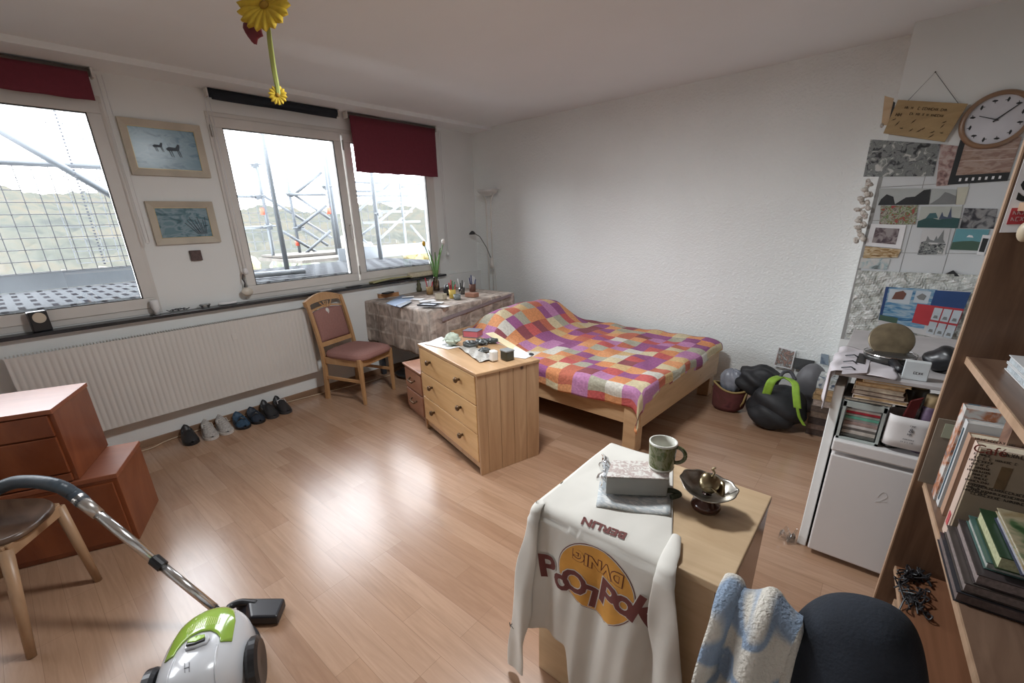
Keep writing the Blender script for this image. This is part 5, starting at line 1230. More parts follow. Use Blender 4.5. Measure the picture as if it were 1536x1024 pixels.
# pier: crumpled plastic sheet, cards, board, clock
YP = -.2445
def pp(p, off=0.): return at(p, 1, YP-off)
def plas(u, v):
    p = lerp4([pp((1268, 505)), pp((1450, 545)), pp((1468, 412)), pp((1287, 405))], u, v)
    return (p.x, YP-.010-.012*abs(math.sin(u*23+v*9)*math.sin(v*17-u*8))-.004*math.sin(u*60+v*50), p.z)
cm, cnt, cb2 = base('crumpled_plastic_foil', .25)
nn = noise(cnt, coords(cnt, (14, 14, 14)), 1., 5, 1.5)
cnt.links.new(ramp(cnt, nn, [(.3, (.42, .44, .40)), (.55, (.56, .58, .56)), (.7, (.76, .77, .76))]), cb2.inputs['Base Color']); bump(cnt, cb2, nn, 1., .03)
T('plastic_foil', 'crumpled translucent foil taped over the wall above the shelf board', 'foil', MB().grid(plas, 50, 36), cm, smooth=False, solid=.001)
def card(label, q, mat, name='postcard', cat='postcard', off=.002, parts=None, border=None, grp=None, th=.0015):
    e = E(name, label, cat, pp(q[3])); e['label'] = label
    P_ = [pp(p, off) for p in q]; nrm = V((0, -1, 0))
    if border is None: B(MB().slab([p for p in P_], nrm, th), 'printed_sheet', mat, e)
    else:
        B(MB().slab(P_, nrm, th), 'white_border', paperM, e)
        Q = [lerp4(P_, a, b)+nrm*(th+.0004) for a, b in ((border, border), (1-border, border), (1-border, 1-border), (border, 1-border))]
        B(MB().slab(Q, nrm, .0004), 'photo', mat, e)
    for kk, (nm, poly, mt) in enumerate(parts or []):
        m = MB(); n = len(poly); m.add([lerp4(P_, a, b)+nrm*(th+.0005+.00025*kk) for a, b in poly], [tuple(range(n))]); B(m, nm, mt, e)
    return e
bwM = lambda i, s=30, d=1.: pict('bw_photo_%d' % i, [(.02, .022, .025), (.05, .055, .06), (.22, .23, .23), (.16, .18, .17), (.5, .5, .48)], s, .3, i*1.3, (1, 1, 1), d)
ink = M('black_ink', (.02, .022, .024), .5); gryI = M('grey_ink', (.18, .19, .19), .5)
card('large black and white photo collage at the top left of the wall cards', [(1295, 265), (1400, 264), (1410, 216), (1306, 209)], bwM(1, 26), 'photo_collage', 'photo')
card('small pinkish photo squeezed between the collage and the brown calendar', [(1404, 279), (1424, 278), (1437, 219), (1411, 216)], pict('pink_photo', [(.14, .08, .08), (.34, .22, .20), (.45, .36, .33)], 30, .4, 3.), 'photo', 'photo', .001)
pkM = pict('sepia_calendar', [(.20, .12, .09), (.34, .23, .18), (.40, .30, .25), (.27, .17, .14)], 14, .5, 5., (1, 1, 3), .6)
card('brown calendar sheet with a thick black L shaped edge below the clock', [(1421, 277), (1511, 271), (1533, 205), (1441, 208)], pkM, 'calendar', 'calendar', .003,
     [('black_edge', [(0, 0), (1, 0), (1, .20), (.10, .20), (.10, 1), (0, 1)], ink)]+[('date_box', [(.18+.11*k, .06), (.22+.11*k, .06), (.22+.11*k, .13), (.18+.11*k, .13)], paperM) for k in range(7)]+
     [('picture_row', [(.14, .50+.0), (.98, .50), (.98, .52), (.14, .52)], M('pale_line', (.5, .4, .35))), ('picture_row', [(.14, .73), (.98, .73), (.98, .75), (.14, .75)], M('pale_line', (.5, .4, .35)))])
skyM = M('pale_grey_sky_print', (.38, .40, .39), .4)
card('wide black and white mountain panorama postcard', [(1317, 307.6), (1393, 306.6), (1396, 282.5), (1319, 282.5)], skyM, parts=[('mountain', [(0, 0), (.35, 0), (.30, .5), (.16, .65), (.05, .35)], ink), ('mountain', [(.32, 0), (1, 0), (1, .95), (.88, .9), (.72, .5), (.55, .45)], ink)])
card('square black and white postcard of a single peak', [(1394, 306.5), (1433, 306), (1435, 284), (1398, 282.5)], skyM, parts=[('peak', [(0, 0), (1, 0), (1, .55), (.7, .75), (.55, .8), (.35, .4)], gryI)])
card('blank cream card beside the peak postcard', [(1434, 306.6), (1446, 306.6), (1454, 279.6), (1436, 281)], M('cream_card', (.50, .49, .40), .6))
card('colourful red and green photo card under the panorama', [(1319, 336.5), (1373, 336.5), (1377, 307.6), (1321, 308.5)], pict('red_green_photo', [(.30, .03, .04), (.10, .09, .07), (.42, .38, .33), (.10, .22, .08), (.35, .06, .07)], 28, .35, 6., (1, 1, 1), 2.))
card('postcard of a bluish castle skyline', [(1375, 341), (1436.6, 342), (1444, 309.5), (1381.6, 309.5)], M('pale_sky_print', (.42, .44, .40), .4), parts=[('trees', [(0, 0), (1, 0), (1, .45), (.8, .5), (.5, .38), (.25, .5), (0, .3)], M('dark_teal_print', (.03, .08, .08), .4)), ('castle', [(.5, .4), (.55, .75), (.6, .55), (.7, .5), (.74, .98), (.79, .55), (.82, .45)], M('blue_grey_print', (.07, .09, .14), .4)), ('church', [(.18, .45), (.25, .68), (.4, .7), (.48, .45)], M('green_blue_print', (.05, .12, .13), .4))])
card('dark interior photo postcard beside the castle card', [(1439.5, 342), (1490.5, 343), (1496, 313), (1447, 312)], pict('dark_interior_photo', [(.02, .02, .025), (.05, .05, .06), (.25, .25, .25)], 22, .35, 7.))
card('black and white drawing of a hilltop castle', [(1376, 381.8), (1417.3, 381.8), (1426, 343), (1383.6, 344)], M('pale_paper_print', (.50, .50, .50), .5), parts=[('rock', [(0, 0), (.9, .02), (.95, .42), (.7, .45), (.45, .4), (.2, .55), (.05, .5)], bwM(4, 60)), ('castle', [(.2, .5), (.24, .75), (.34, .6), (.5, .55), (.56, .75), (.62, .6), (.78, .98), (.82, .6), (.92, .45)], gryI)])

card('teal landscape postcard with a small white cloud', [(1425, 374), (1474, 376), (1484.7, 344), (1434.6, 343)], M('teal_sky_print', (.12, .30, .34), .4), parts=[('meadow', [(0, 0), (1, 0), (1, .38), (.6, .45), (.3, .42), (0, .36)], M('dark_green_print', (.06, .11, .08), .4)), ('cloud', [(.38, .62), (.44, .72), (.55, .70), (.6, .60)], paperM)])
card('white bordered dark photo hanging over the gold ribbon', [(1298, 368), (1351, 373), (1359.5, 337.5), (1307, 335.5)], pict('dark_purple_photo', [(.04, .03, .04), (.12, .09, .10), (.30, .27, .27)], 26, .3, 8.), border=.16, off=.004)
card('white bordered photo cut off by the bookcase edge', [(1464.5, 382), (1476, 383), (1487, 353), (1474, 352)], ink, border=.16, off=.004)
card('gold ribbon label below the white bordered photo', [(1294, 387), (1346, 386), (1352, 374), (1298, 369)], pict('gold_foil_print', [(.14, .08, .04), (.34, .22, .10), (.55, .45, .30)], 20, .25, 9., (1, 1, 3)), 'ribbon_label', 'label', .006)
card('pale blue green scrap card at the lower left of the tiles', [(1288, 402), (1330, 404), (1336, 388), (1292, 386)], pict('scrap_print', [(.10, .12, .12), (.34, .44, .46), (.52, .52, .50)], 26, .4, 10.), 'scrap_card', 'card')
T('black_triangle', 'small black triangular hook on the white tiles', 'hook', MB().add([pp((1413.4, 412.6), .002), pp((1439.5, 414.5), .002), pp((1430, 405), .002), pp((1413.4, 412.6), .012), pp((1439.5, 414.5), .012), pp((1430, 405), .012)], [(0, 1, 2), (5, 4, 3), (0, 3, 4, 1), (1, 4, 5, 2), (2, 5, 3, 0)]), ink)
# leaflet poster: blue, red and white fields
q = [(1317, 486), (1426, 512), (1457, 437), (1330, 430)]
wb_ = M('pale_blue_white_print', (.45, .50, .54), .4); dbl = M('deep_blue_print', (.025, .06, .17), .4); mbl = pict('lake_print', [(.03, .10, .22), (.10, .25, .40), (.30, .40, .48)], 22, .35, 11., (.6, 1, 3)); rdp = M('red_print', (.42, .045, .055), .4)
parts = [('blue_field', [(0, .12), (.62, .12), (.62, 1), (0, 1)], mbl), ('white_panel', [(.05, .62), (.34, .62), (.34, .95), (.05, .95)], wb_), ('white_panel', [(.38, .68), (.56, .68), (.56, .95), (.38, .95)], wb_), ('deep_blue_field', [(.60, .66), (1, .66), (1, .985), (.60, .985)], dbl), ('left_edge', [(-.01, .12), (.03, .12), (.03, 1), (-.01, 1)], dbl),
         ('red_field', [(.44, .22), (1, .22), (1, .66), (.44, .66)], rdp), ('green_strip', [(0, .12), (.25, .12), (.25, .26), (0, .26)], M('dark_green_print', (.06, .11, .08))), ('portrait_blob', [(.10, .70), (.13, .88), (.22, .93), (.27, .86), (.25, .72)], M('brown_print', (.14, .06, .045))), ('animal_blob', [(.40, .82), (.46, .90), (.52, .85), (.50, .75), (.44, .76)], gryI)]
for k in range(3):
    for j in range(2):
        u0 = .66+.115*k; v0 = .36-.30*j; parts.append(('stamp', [(u0, v0), (u0+.10, v0), (u0+.10, v0+.26), (u0, v0+.26)], wb_)); parts.append(('stamp_picture', [(u0+.02, v0+.04), (u0+.08, v0+.04), (u0+.07, v0+.10), (u0+.03, v0+.10)], gryI))
card('blue red and white leaflet poster pinned over the foil', q, M('poster_white', (.50, .50, .50), .4), 'leaflet_poster', 'poster', .040, parts)
# lace garland at the corner of the pier
rnd2 = random.Random(9); m = MB(); pts = []
for k in range(22):
    f = k/21; px_ = 1303-14*f+6*math.sin(k*1.7); py_ = 272+88*f; pts.append(pp((px_, py_), .02+.01*math.sin(k*2.3)))
m.tube(smooth_pts(pts, 3), .006, 6)
for p in pts: m.ball(p+V((rnd2.uniform(-.014, .014), -.006, rnd2.uniform(-.01, .01))), (.012+.01*rnd2.random(), .008, .012+.008*rnd2.random()), 10, 6, fn=lambda d: 1+.3*math.sin(d.x*9)*math.sin(d.z*8))
T('shell_garland', 'cream garland of small shells hanging at the corner of the cards', 'garland', m, pict('shell_garland_mix', [(.20, .14, .11), (.45, .40, .35), (.58, .55, .50)], 60, .5, 12.), smooth=True)
# wooden sign
sg = E('wooden_sign', 'wooden sign board with dark marks hanging from a nail', 'sign', pp((1380, 205), .02))
Q = [pp(p, .012) for p in ((1325, 200), (1417, 213), (1452, 156), (1347, 150))]
B(MB().slab(Q, (0, -1, 0), .010), 'board', wood('sign_plywood', (.30, .20, .09), (.42, .29, .14), (3, 10, 14), .5), sg, bev=.001)
nl = pp((1403, 108), .004)
m = MB().tube([pp((1362, 151), .018), nl, pp((1439, 157), .018)], .0014, 5); B(m, 'string', darkM, sg)
B(MB().ball(nl, .004, 8, 6), 'nail', darkM, sg)
m = MB(); X_ = (Q[2]-Q[3]).normalized(); Z_ = X_.cross(V((0, -1, 0))); Z_ = Z_ if Z_.z > 0 else -Z_
ym = YP-.0235
for txt_, cpx, cpy, sz in ((19, 1389, 164, .017), (16, 1390, 173, .016), (3, 1351, 173, .024)):
    c = pp((cpx, cpy)); scrawl(m, txt_, sz, (c.x, ym, c.z), X_, Z_, seed=cpx)
B(m, 'carved_text', M('dark_burnt_ink', (.07, .045, .02), .8), sg)
m = MB(); r3 = random.Random(2)
for (cx_, cy_) in ((1346, 186), (1352, 193), (1370, 183), (1366, 196), (1378, 197), (1384, 194), (1398, 199), (1396, 205), (1413, 190), (1416, 184), (1412, 200), (1341, 180)):
    c = pp((cx_, cy_)); c.y = ym; a = r3.uniform(-.4, 1.0); l_ = r3.uniform(.010, .018); d = V((math.cos(a), 0, math.sin(a)))*l_; n_ = V((-math.sin(a), 0, math.cos(a)))*.0028
    m.add([c-d, c+n_, c+d, c-n_*1.2], [(0, 1, 2, 3)]); m.add([c+d*.3, c+d*.3+V((.003, 0, .010)), c+d*.55], [(0, 1, 2)])
B(m, 'bird_marks', M('dark_burnt_ink', (.07, .045, .02), .8), sg)
ws = E('wood_strip', 'narrow wooden strip with a dark picture behind the sign', 'wood strip', pp((1322, 190)))
B(MB().slab([pp(p, .002) for p in ((1322, 188), (1332, 188), (1341, 148), (1327, 144))], (0, -1, 0), .008), 'strip', birchM, ws)
B(MB().slab([pp(p, .003) for p in ((1333, 180), (1338, 183), (1343, 154), (1340, 152))], (0, -1, 0), .005), 'dark_picture', ink, ws)
B(MB().ball(pp((1323, 188), .008), (.010, .008, .014), 10, 8), 'clear_knob', glassy('clear_knob', (.9, .9, .9), .4), ws, smooth=True)
# clock
ck_ = E('wall_clock', 'round wooden rimmed wall clock with a white face', 'clock', (4.266, -.255, 1.935))
RC = Euler((PI/2, 0, 0)).to_matrix(); cc_ = V((4.266, -.243, 1.935))
B(MB().lathe([(.142, 0), (.144, .014), (.138, .026), (.126, .030), (.120, .024), (.120, .010)], cc_, 64, R=RC), 'rim', M('brown_wooden_rim', (.24, .14, .08), .3, coat=.5), ck_, smooth=True)
B(MB().lathe([(0, .004), (.1205, .004), (.1205, .0112), (0, .0114)], cc_, 48, R=RC), 'face', M('white_clock_face', (.58, .58, .62), .4), ck_)
m = MB(); yf_ = cc_.y-.0125
for k, gl in enumerate(['12', '1', '2', '3', '4', '5', '6', '7', '8', '9', '10', '11']):
    a = PI/2-k*PI/6-.26; c = V((cc_.x+.098*math.cos(a), yf_, cc_.z+.098*math.sin(a)))
    # small bird-like marks at the hours
    d = V((math.cos(a*3+.7), 0, math.sin(a*3+.7))); n_ = V((-d.z, 0, d.x))
    m.add([c-d*.013, c-d*.004+n_*.006, c+d*.009+n_*.004, c+d*.013, c+d*.004-n_*.005, c-d*.006-n_*.004], [(0, 1, 2, 3, 4, 5)]); m.add([c-n_*.004, c-n_*.012+d*.002, c-n_*.012+d*.005, c-n_*.004+d*.003], [(0, 1, 2, 3)])
B(m, 'hour_marks', ink, ck_)
def hand(p, w_, nm):
    t = at(p, 1, yf_-.003); c = V((cc_.x, yf_-.003, cc_.z)); d = t-c; n_ = V((-d.z, 0, d.x)).normalized()*w_
    B(MB().slab([c-d*.15-n_, c-d*.15+n_, t+n_*.4, t-n_*.4], (0, -1, 0), .0015), nm, ink, ck_)
hc = cc_; 
B(MB().slab([V((cc_.x-.012, yf_-.003, cc_.z-.006)), V((cc_.x-.008, yf_-.003, cc_.z-.012)), V((cc_.x+.078, yf_-.003, cc_.z+.068)), V((cc_.x+.075, yf_-.003, cc_.z+.071))], (0, -1, 0), .0015), 'minute_hand', ink, ck_)
B(MB().slab([V((cc_.x+.01, yf_-.003, cc_.z-.006)), V((cc_.x+.01, yf_-.003, cc_.z-.001)), V((cc_.x-.070, yf_-.003, cc_.z+.030)), V((cc_.x-.071, yf_-.003, cc_.z+.027))], (0, -1, 0), .0015), 'hour_hand', ink, ck_)
B(MB().lathe([(.006, 0), (.006, .008), (0, .009)], (cc_.x, yf_, cc_.z), 16, R=RC), 'centre_pin', ink, ck_)

# ================================================================== BAGS, BOOKS AND PHOTOS BY THE BED
def bmat(): return pict('burgundy_fabric', [(.07, .018, .02), (.13, .035, .035), (.10, .03, .025)], 9, .85, 1.)
sb = E('shopping_bag', 'burgundy patterned fabric bag with ochre rim by the bed end', 'bag', (3.205, -.50, 0))
cb3 = V((3.205, -.50, 0))
def sbag(u, v):
    a = 2*PI*u; rx = .115+.012*v+.006*math.sin(a*5+v*4); ry = .085+.01*v; k = 1-.25*max(0, .15-v)/.15
    return (cb3.x+rx*k*math.cos(a)+.02*v, cb3.y+ry*k*math.sin(a), .002+.20*v+.02*v*math.sin(a*2+1))
B(MB().grid(sbag, 48, 16), 'bag_body', bmat(), sb, smooth=True, solid=.004)
B(MB().tube([sbag(k/40, 1.) for k in range(40)], .008, 6, closed=True), 'rim', M('ochre_piping', (.35, .25, .10), .7), sb, smooth=True)
B(MB().tube([(sbag(.95, .0)[0]+.002, sbag(.95, 0)[1], .01), (sbag(.93, .5)[0]+.006, sbag(.93, .5)[1]-.004, .10), (sbag(.93, 1)[0], sbag(.93, 1)[1], .20)], .008, 6), 'ochre_seam', M('ochre_piping', (.35, .25, .10), .7), sb, smooth=True)
T('plastic_bag', 'grey blue knotted plastic bag stuffed in the burgundy bag', 'plastic bag', MB().ball((cb3.x+.01, cb3.y+.01, .255), (.085, .065, .115), 32, 20, fn=lambda d: 1-.28*max(0, d.z)**2+.07*math.sin(9*math.atan2(d.y, d.x)+d.z*4)), M('grey_blue_plastic', (.26, .28, .33), .35, var=.2, vs=20), smooth=True)
bp3 = E('backpack', 'black backpack with lime green straps lying by the wall', 'backpack', (3.555, -.55, 0), .1)
bkM = M('black_nylon', (.016, .017, .02), .6, var=.3, vs=12, bp=(30, .4, .006))
B(MB().ball((.0, -.05, .155), (.185, .155, .165), 40, 26, fn=lambda d: 1+.06*math.sin(d.x*4+d.z*6)+.05*math.sin(d.y*7+d.x*3)-.12*max(0, d.z-.5)), 'main_compartment', bkM, bp3, world=False, smooth=True)
B(MB().ball((-.16, .10, .27), (.15, .12, .12), 30, 20, fn=lambda d: 1+.10*math.sin(d.x*5+d.z*7)+.06*math.sin(d.y*9)), 'top_compartment', bkM, bp3, world=False, smooth=True)
B(MB().ball((-.02, -.14, .10), (.15, .08, .095), 30, 18, fn=lambda d: 1+.05*math.sin(d.x*6+d.z*5)), 'front_pocket', bkM, bp3, world=False, smooth=True)
grS = M('lime_green_strap', (.22, .38, .035), .7, var=.15, vs=20)
def strap(pts, w_, name, mat=None):
    pts = smooth_pts(pts, 6); N_ = len(pts)-1
    def f(u, v):
        k = u*N_; i = min(int(k), N_-1); p = pts[i].lerp(pts[i+1], k-i); return p+V((w_*(v-.5), .0, .0))*(1)
    return B(MB().grid(f, 40, 4), name, mat or grS, bp3, smooth=True, solid=.010)
def bk_(p, y): return at(p, 1, y)
strap([bk_((1150, 590), -.70), bk_((1156, 574), -.72), bk_((1164, 568), -.68), bk_((1172, 566), -.60)], .055, 'shoulder_strap')
strap([bk_((1181, 566), -.62), bk_((1192, 574), -.70), bk_((1194, 592), -.74), bk_((1196, 612), -.75)], .045, 'shoulder_strap')
strap([bk_((1196, 612), -.75), bk_((1199, 626), -.745), bk_((1206, 638), -.74)], .018, 'webbing_strap')
B(MB().tube(smooth_pts([bk_((1170, 566), -.62), bk_((1176, 558), -.58), bk_((1186, 558), -.56), bk_((1193, 570), -.58)]), .012, 8), 'grab_handle', M('dark_grey_webbing', (.06, .06, .07), .7), bp3, smooth=True)
z = 0
for k, (t_, c_) in enumerate(((.045, (.07, .045, .035)), (.04, (.15, .10, .08)), (.05, (.05, .035, .03)), (.045, (.17, .12, .09)), (.04, (.10, .07, .055)), (.045, (.35, .28, .24)), (.04, (.36, .24, .12)), (.035, (.42, .28, .15)))):
    book('book', ['bottom dark brown book', 'second book from the bottom, greyish brown,', 'third book from the bottom, blackish,', 'fourth book from the bottom, tan brown,', 'fifth book from the bottom, dark brown,', 'pale greyish book third from the top', 'tan book second from the top', 'topmost light tan book'][k]+' of the floor pile by the backpack', 'book',
         (3.852, -.50, z), .17, .24, t_-.001, .05*math.sin(k*3.), M('pile_cover_%d' % k, tuple(x*.9 for x in c_), .6, var=.2, vs=20), M('pile_pages_%d' % k, c_, .8, var=.25, vs=90), None); z += t_
T('glass_dish_box', 'transparent box with a green and white label on the floor book pile', 'box', MB().bb((3.765, -.60, z), (3.89, -.42, z+.075)), pict('glass_box_print', [(.10, .12, .11), (.30, .34, .33), (.48, .50, .50), (.06, .09, .14)], 14, .15, 13.), bev=.004)
e = E('white_figurine', 'small pale figurine standing on the box on the book pile', 'figurine', (3.82, -.50, z+.075))
B(MB().lathe([(.03, 0), (.028, .01), (.012, .025), (.014, .05), (.006, .075), (0, .085)], seg=14), 'figure', M('pale_stone', (.48, .48, .45), .6), e, world=False, smooth=True)
def lean(label, q, mat, yb, border=None, name='leaning_photo'):
    e = E(name, label, 'photo', at(q[0], 1, yb)); P_ = [at(p, 1, yb if k < 2 else yb+.03) for k, p in enumerate(q)]
    nrm = V((0, -1, 0)); B(MB().slab(P_, nrm, .003), 'print_card', paperM if border else mat, e)
    if border:
        Q = [lerp4(P_, a, b)+nrm*.0036 for a, b in ((border, border), (1-border, border), (1-border, 1-border), (border, 1-border))]; B(MB().slab(Q, nrm, .0004), 'photo_print', mat, e)
lean('tilted group photo of faces leaning on the wall above the backpack', [(1160, 548), (1187, 554), (1194, 526), (1168, 519)], pict('group_photo', [(.05, .035, .03), (.42, .26, .22), (.12, .11, .10), (.45, .46, .45)], 30, .3, 14., (1, 1, 1), 1.5), -.045, .06)
lean('black photo card behind the group photo', [(1190, 552), (1219, 560), (1222, 541), (1192, 536)], ink, -.04)
lean('small dark blue photo card beside the figurine', [(1230, 545), (1243, 548), (1243, 532), (1232, 530)], pict('dark_blue_photo', [(.04, .07, .12), (.2, .25, .3)], 20, .3, 15.), -.04)
T('grey_case', 'grey rounded case standing behind the backpack at the wall', 'case', MB().ball((3.70, -.20, .20), (.11, .10, .20), 28, 18), M('mid_grey_plastic', (.13, .13, .14), .5), smooth=True)

# ================================================================== BOOKCASE
KA = .0719; KO = V((4.1999, -2.1569, 0))
bc_ = E('bookcase', 'tall walnut bookcase along the right edge of the picture', 'bookcase', KO, KA)
KD, KL, KH = .27, 1.35, 2.05
def klab(v): return Euler((0, 0, KA)).to_matrix() @ V(v)+KO
B(MB().bb((.004, -.022, 0), (KD, 0, KH)), 'side_panel', shelfM, bc_, world=False)
B(MB().bb((.004, -KL, 0), (KD, -KL+.022, KH)), 'side_panel', shelfM, bc_, world=False)
B(MB().bb((.0, -.022, 0), (.004, 0, KH)), 'edge_band', edgeM, bc_, world=False)
B(MB().bb((KD-.006, -KL+.022, .05), (KD, -.022, KH)), 'back_panel', shelfM, bc_, world=False)
for z in (.21, .585, 1.045, 1.50, 2.03):
    zz = z; s_ = B(MB().bb((.032, -KL+.022, zz-.022), (KD-.006, -.022, zz)), 'shelf', shelfhM if z > .3 else wood('reddish_shelf_board', (.16, .07, .035), (.24, .11, .06), (14, 1.5, 14), .35), bc_, world=False)
    B(MB().bb((.028, -KL+.022, zz-.022), (.032, -.022, zz)), 'edge_band', edgeM, s_, world=False)
def kthing(name, label, cat, mb, mat, group=None, **k):
    R = Euler((0, 0, KA)).to_matrix(); mb.v = [R @ v+KO for v in mb.v]; return T(name, label, cat, mb, mat, group, **k)
SZ1 = .5855
def kbook(label, a, b, cov, pages, group=None, name='book', spine=True):
    e = E(name, label, 'book', klab((0, 0, 0)), KA, group); a, b = V(a), V(b); e.location = klab((a.x, b.y, a.z)); off = V((a.x, b.y, a.z)); a -= off; b -= off
    B(MB().bb((a.x+.004, a.y+.003, a.z+.003), (b.x-.003, b.y-.003, b.z-.003)), 'pages', pages, e, world=False)
    if abs(b.y-a.y) < abs(b.z-a.z): m = MB().bb(a, (b.x, a.y+.003, b.z)).bb((a.x, b.y-.003, a.z), b).bb(a, (a.x+.003, b.y, b.z))
    else: m = MB().bb(a, (b.x, b.y, a.z+.003)).bb((a.x, a.y, b.z-.003), b).bb((b.x-.003, a.y, a.z), b)
    B(m, 'cover', cov, e, world=False, bev=.001); return e
wpage = M('white_page_block', (.52, .50, .47), .8, var=.1, vs=80)
spM = pict('illustrated_spine', [(.50, .51, .48), (.56, .56, .54), (.40, .14, .05), (.10, .16, .20)], 16, .5, 16., (1, 1, 1), .6)
kbook('white illustrated upright book nearest the bookcase side', (.040, -.150, SZ1), (.235, -.095, .915), spM, wpage)
kbook('white upright book with a dark blue stripe', (.045, -.192, SZ1), (.235, -.154, .885), M('white_cover', (.52, .53, .53), .5), wpage)
kthing('spine_stripe', 'dark blue bookmark strip on the second white upright book', 'bookmark', MB().bb((.0435, -.178, SZ1+.02), (.0448, -.168, .86)), M('dark_blue_card2', (.03, .07, .10)))
kbook('tan upright book third from the bookcase side', (.050, -.240, SZ1), (.235, -.200, .86), M('tan_cover', (.40, .25, .17), .6), creamM)
kbook('pinkish cream upright book with red marks', (.040, -.372, SZ1), (.235, -.325, .885), M('pink_cream_cover', (.54, .42, .35), .6), creamM)
m = MB().bb((.0385, -.36, .62), (.0398, -.338, .66)); kthing('red_sticker', 'small red sticker on the pinkish cream book spine', 'sticker', m, M('red_sticker', (.45, .07, .08)))
# cardboard on side panel, newspaper cover
kthing('cardboard_sheet', 'grey brown cardboard with a pale sticker against the bookcase side', 'cardboard', MB().bb((.012, -.034, SZ1), (.20, -.026, .828)), M('grey_brown_card', (.20, .165, .125), .8, var=.15, vs=10))
kthing('pale_sticker', 'pale green sticker on the grey brown cardboard', 'sticker', MB().bb((.030, -.0365, .765), (.062, -.0345, .815)), M('pale_green_sticker', (.36, .38, .28), .7))
def kat(p, y):
    R_ = Euler((0, 0, -KA)).to_matrix(); c = R_ @ (CAM-KO); d = R_ @ ray(p); return c+d*((y-c.y)/d.y)
kthing('brown_carton', 'reddish brown patterned carton behind the pinkish cream book', 'carton', MB().bb((.10, -.320, SZ1), (.262, -.255, .935)), pict('brown_window_print', [(.06, .035, .025), (.17, .09, .06), (.24, .16, .11)], 12, .6, 21., (1, 1, 1), .5))
YB = -.386
npE = E('coffee_carton', 'brown printed carton with cafe lettering facing out beside the pinkish book', 'carton', klab((.15, -.38, SZ1)), KA)
R0_ = Euler((0, 0, KA)).to_matrix()
def kB(mb, name, mat, par): mb.v = [R0_ @ v+KO for v in mb.v]; return B(mb, name, mat, par)
kB(MB().bb((.042, YB, SZ1), (.262, -.3735, .885)), 'carton_body', M('kraft_print_card', (.30, .235, .165), .8, var=.08, vs=12), npE)
YT = YB-.0006
def kt(m, t_, sz, p):
    c = kat(p, YT); text(m, t_, sz, (c.x, YT, c.z), (1, 0, 0), (0, 0, 1))
m = MB(); kt(m, 'Café', .034, (1485, 676)); kB(m, 'red_title', M('dark_red_print', (.20, .04, .03)), npE)
def ks(m, n, sz, p, sd):
    c = kat(p, YT); scrawl(m, n, sz, (c.x, YT, c.z), (1, 0, 0), (0, 0, 1), seed=sd)
m = MB(); ks(m, 5, .014, (1521, 684), 3); ks(m, 9, .008, (1512, 694), 4); ks(m, 16, .009, (1500, 664), 5)
for k in range(12): ks(m, 6+k % 3, .009, (1474-k*1.0, 682+k*5), 6+k)
for k in range(3): ks(m, 18, .010, (1503-k, 737+k*6), 20+k)
kB(m, 'printed_text', M('brown_black_print', (.06, .045, .035)), npE)
c0_, c1_ = kat((1492, 726), YT), kat((1518, 706), YT)
kB(MB().bb((min(c0_.x, c1_.x), YT-.0002, min(c0_.z, c1_.z)-.012), (max(c0_.x, c1_.x), YT+.0002, max(c0_.z, c1_.z)+.006)), 'brown_photo', pict('brown_photo_print', [(.05, .03, .015), (.11, .07, .035), (.16, .10, .05)], 30, .5, 18.), npE)
# pile of books lying on the shelf
pile = [(-.66, -.395, .022, .245, .030, (.03, .03, .035), (.14, .11, .105), 'lowest black book of the shelf pile'), (-.655, -.395, .030, .245, .028, (.06, .05, .045), (.20, .165, .155), 'second lowest book of the shelf pile, with grey page edges'),
        (-.65, -.40, .045, .25, .030, (.045, .035, .035), (.22, .18, .17), 'dark brown book in the middle of the shelf pile'), (-.62, -.405, .060, .25, .022, (.05, .10, .09), (.30, .31, .28), 'teal grey book above the brown ones in the shelf pile'),
        (-.64, -.42, .070, .25, .036, (.02, .045, .02), (.36, .37, .22), 'dark green book with yellowish page edges in the shelf pile'), (-.70, -.46, .090, .25, .024, (.03, .035, .06), (.25, .25, .28), 'dark blue book near the top of the shelf pile'), (-.74, -.47, .085, .25, .014, (.05, .09, .04), (.5, .5, .48), 'topmost green illustrated book of the shelf pile')]
z = SZ1
for k, (ya_, yb_, xa_, xb_, t_, c_, pgc, lb) in enumerate(pile):
    kbook(lb, (xa_, ya_, z), (xb_, yb_, z+t_-.001), M('shelf_cover_%d' % k, c_, .25, var=.2, vs=10) if k < 6 else pict('green_illustrated', [(.02, .05, .02), (.05, .10, .04), (.30, .26, .17), (.16, .10, .03)], 8, .3, 19.), M('shelf_pages_%d' % k, pgc, .8, var=.25, vs=120)); z += t_
for k in range(2): kbook(['white thin book lying on the upper shelf', 'white book beneath another on the upper shelf'][k], (.09, -.42, 1.0455+.022*(1-k)), (.24, -.13, 1.0455+.022*(1-k)+.021), M('white_cover', (.52, .53, .53)), M('blue_grey_pages', (.36, .40, .42), .7, var=.3, vs=90))
# poster inside the upper compartment
ps = E('letter_poster', 'white poster with a large black S and a red label in the bookcase', 'poster', klab((.02, -.0265, 1.42)), KA)
pl = lambda x, z: (x, -.001, z)
B(MB().bb((-.012, -.003, 0), (.19, 0, .235)), 'sheet', paperM, ps, world=False)
m = MB(); text(m, 'S', .080, (.016, -.0035, .110), (1, 0, 0), (0, 0, 1), bold=.003); B(m, 'black_letters', ink, ps, world=False)
B(MB().bb((.006, -.0045, .165), (.19, -.003, .22)), 'black_block', ink, ps, world=False)
B(MB().bb((-.004, -.0045, .022), (.15, -.003, .066)), 'red_label', rdp, ps, world=False)
m = MB(); scrawl(m, 6, .014, (.028, -.005, .053), (1, 0, 0), (0, 0, 1), seed=1); scrawl(m, 6, .014, (.028, -.005, .036), (1, 0, 0), (0, 0, 1), seed=2); B(m, 'label_text', M('pale_pink_ink', (.5, .3, .3)), ps, world=False)
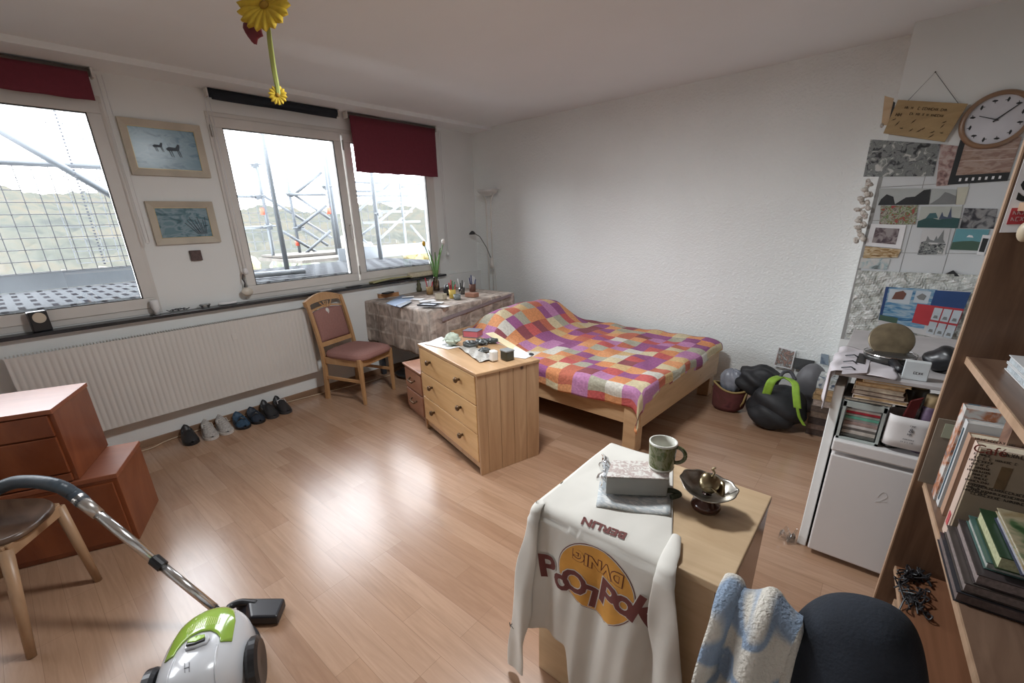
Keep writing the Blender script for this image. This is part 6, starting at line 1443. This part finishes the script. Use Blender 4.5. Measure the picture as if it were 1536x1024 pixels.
kthing('wooden_bulb', 'pale cream wooden bulb hanging below the poster', 'ornament', MB().ball((.045, -.10, 1.425), (.018, .018, .028), 18, 12), M('cream_wood', (.50, .42, .30), .4), smooth=True)
m = MB(); r4 = random.Random(5)
for k in range(26): a = V((r4.uniform(.03, .10), r4.uniform(-.28, -.04), .0)); m.tube(smooth_pts([a+V((0, 0, .214)), a+V((r4.uniform(-.03, .03), r4.uniform(-.05, .05), .235)), a+V((r4.uniform(-.03, .03), r4.uniform(-.05, .05), .222)), a+V((r4.uniform(-.02, .04), r4.uniform(-.04, .04), .240)), a+V((r4.uniform(-.02, .02), r4.uniform(-.04, .04), .214))], 5), .0028, 6)
kthing('cable_tangle', 'tangle of thin black cables in the lower bookcase compartment', 'cables', m, blackM)
m = MB().bb((.04, -.9, .0), (.06, -.10, .12)); kthing('lower_plank', 'pale plank standing in the bottom of the bookcase', 'plank', m, edgeM)

# ================================================================== HANGING FLOWERS
yl = M('yellow_felt_petal', (.58, .40, .03), .7, var=.15, vs=30)
def felt_flower(par, c, r, n_, nrm, th, name='petal'):
    nrm = V(nrm).normalized(); a1 = nrm.orthogonal().normalized(); a2 = nrm.cross(a1); c = V(c)
    for k in range(n_):
        a = 2*PI*k/n_; d = a1*math.cos(a)+a2*math.sin(a); t_ = nrm.cross(d); w_ = r*.25
        def f(u, v, d=d, t_=t_): return c+d*(r*(.12+.88*u))+t_*(w_*(v-.5)*2*math.sin(min(1, u*.86+.14)*PI)**.6)+nrm*(.12*r*math.sin(u*2.2)+.06*r*math.cos((v-.5)*5))
        B(MB().grid(f, 8, 5), name, yl, par, smooth=True, solid=th)
fc = V((1.835, -3.1, 2.37))
hf = E('flower_garland', 'large yellow felt flower garland hanging from the ceiling', 'garland', (1.835, -3.1, 2.49))
felt_flower(hf, fc, .115, 18, (.55, -.72, .35), .003)
B(MB().ball(fc, (.022, .022, .018)), 'flower_heart', M('dark_yellow_heart', (.33, .19, .02), .8), hf, smooth=True)
B(MB().ball(fc+V((-.075, -.03, -.06)), (.042, .018, .055), 20, 12, R=Euler((0, .4, .5)).to_matrix(), fn=lambda d: 1+.2*math.sin(d.z*7+d.x*4)), 'ladybird', M('dark_red_felt', (.14, .012, .02), .6), hf, smooth=True)
rib = [fc+V((-.005, 0, -.07)), V((1.822, -3.1, 2.26)), V((1.815, -3.1, 2.16)), V((1.818, -3.1, 2.08)), V((1.812, -3.1, 2.02))]
rp = smooth_pts(rib, 8); N2 = len(rp)-1
def ribf(u, v):
    k = u*N2; i = min(int(k), N2-1); p = rp[i].lerp(rp[i+1], k-i); w_ = .032*(1-.55*u); return (p.x+w_*(v-.5)*math.cos(u*1.2), p.y+w_*(v-.5)*math.sin(u*1.2), p.z)
B(MB().grid(ribf, 30, 3), 'ribbon', M('pale_green_ribbon', (.42, .47, .13), .6), hf, smooth=True, solid=.0015)
tag(B(MB().tube([fc, (1.835, -3.1, 2.5)], .002, 5), 'hanging_thread', paperM, hf), None)
fl2 = V(at((417, 143), 1, -3.1)); felt_flower(hf, fl2, .040, 14, (.75, -.6, .1), .002, 'small_petal')
B(MB().ball(fl2, (.010, .010, .010)), 'small_heart', M('dark_yellow_heart', (.33, .19, .02), .8), hf, smooth=True)
for m_ in list(bpy.data.materials):
    if m_.users == 0: bpy.data.materials.remove(m_)
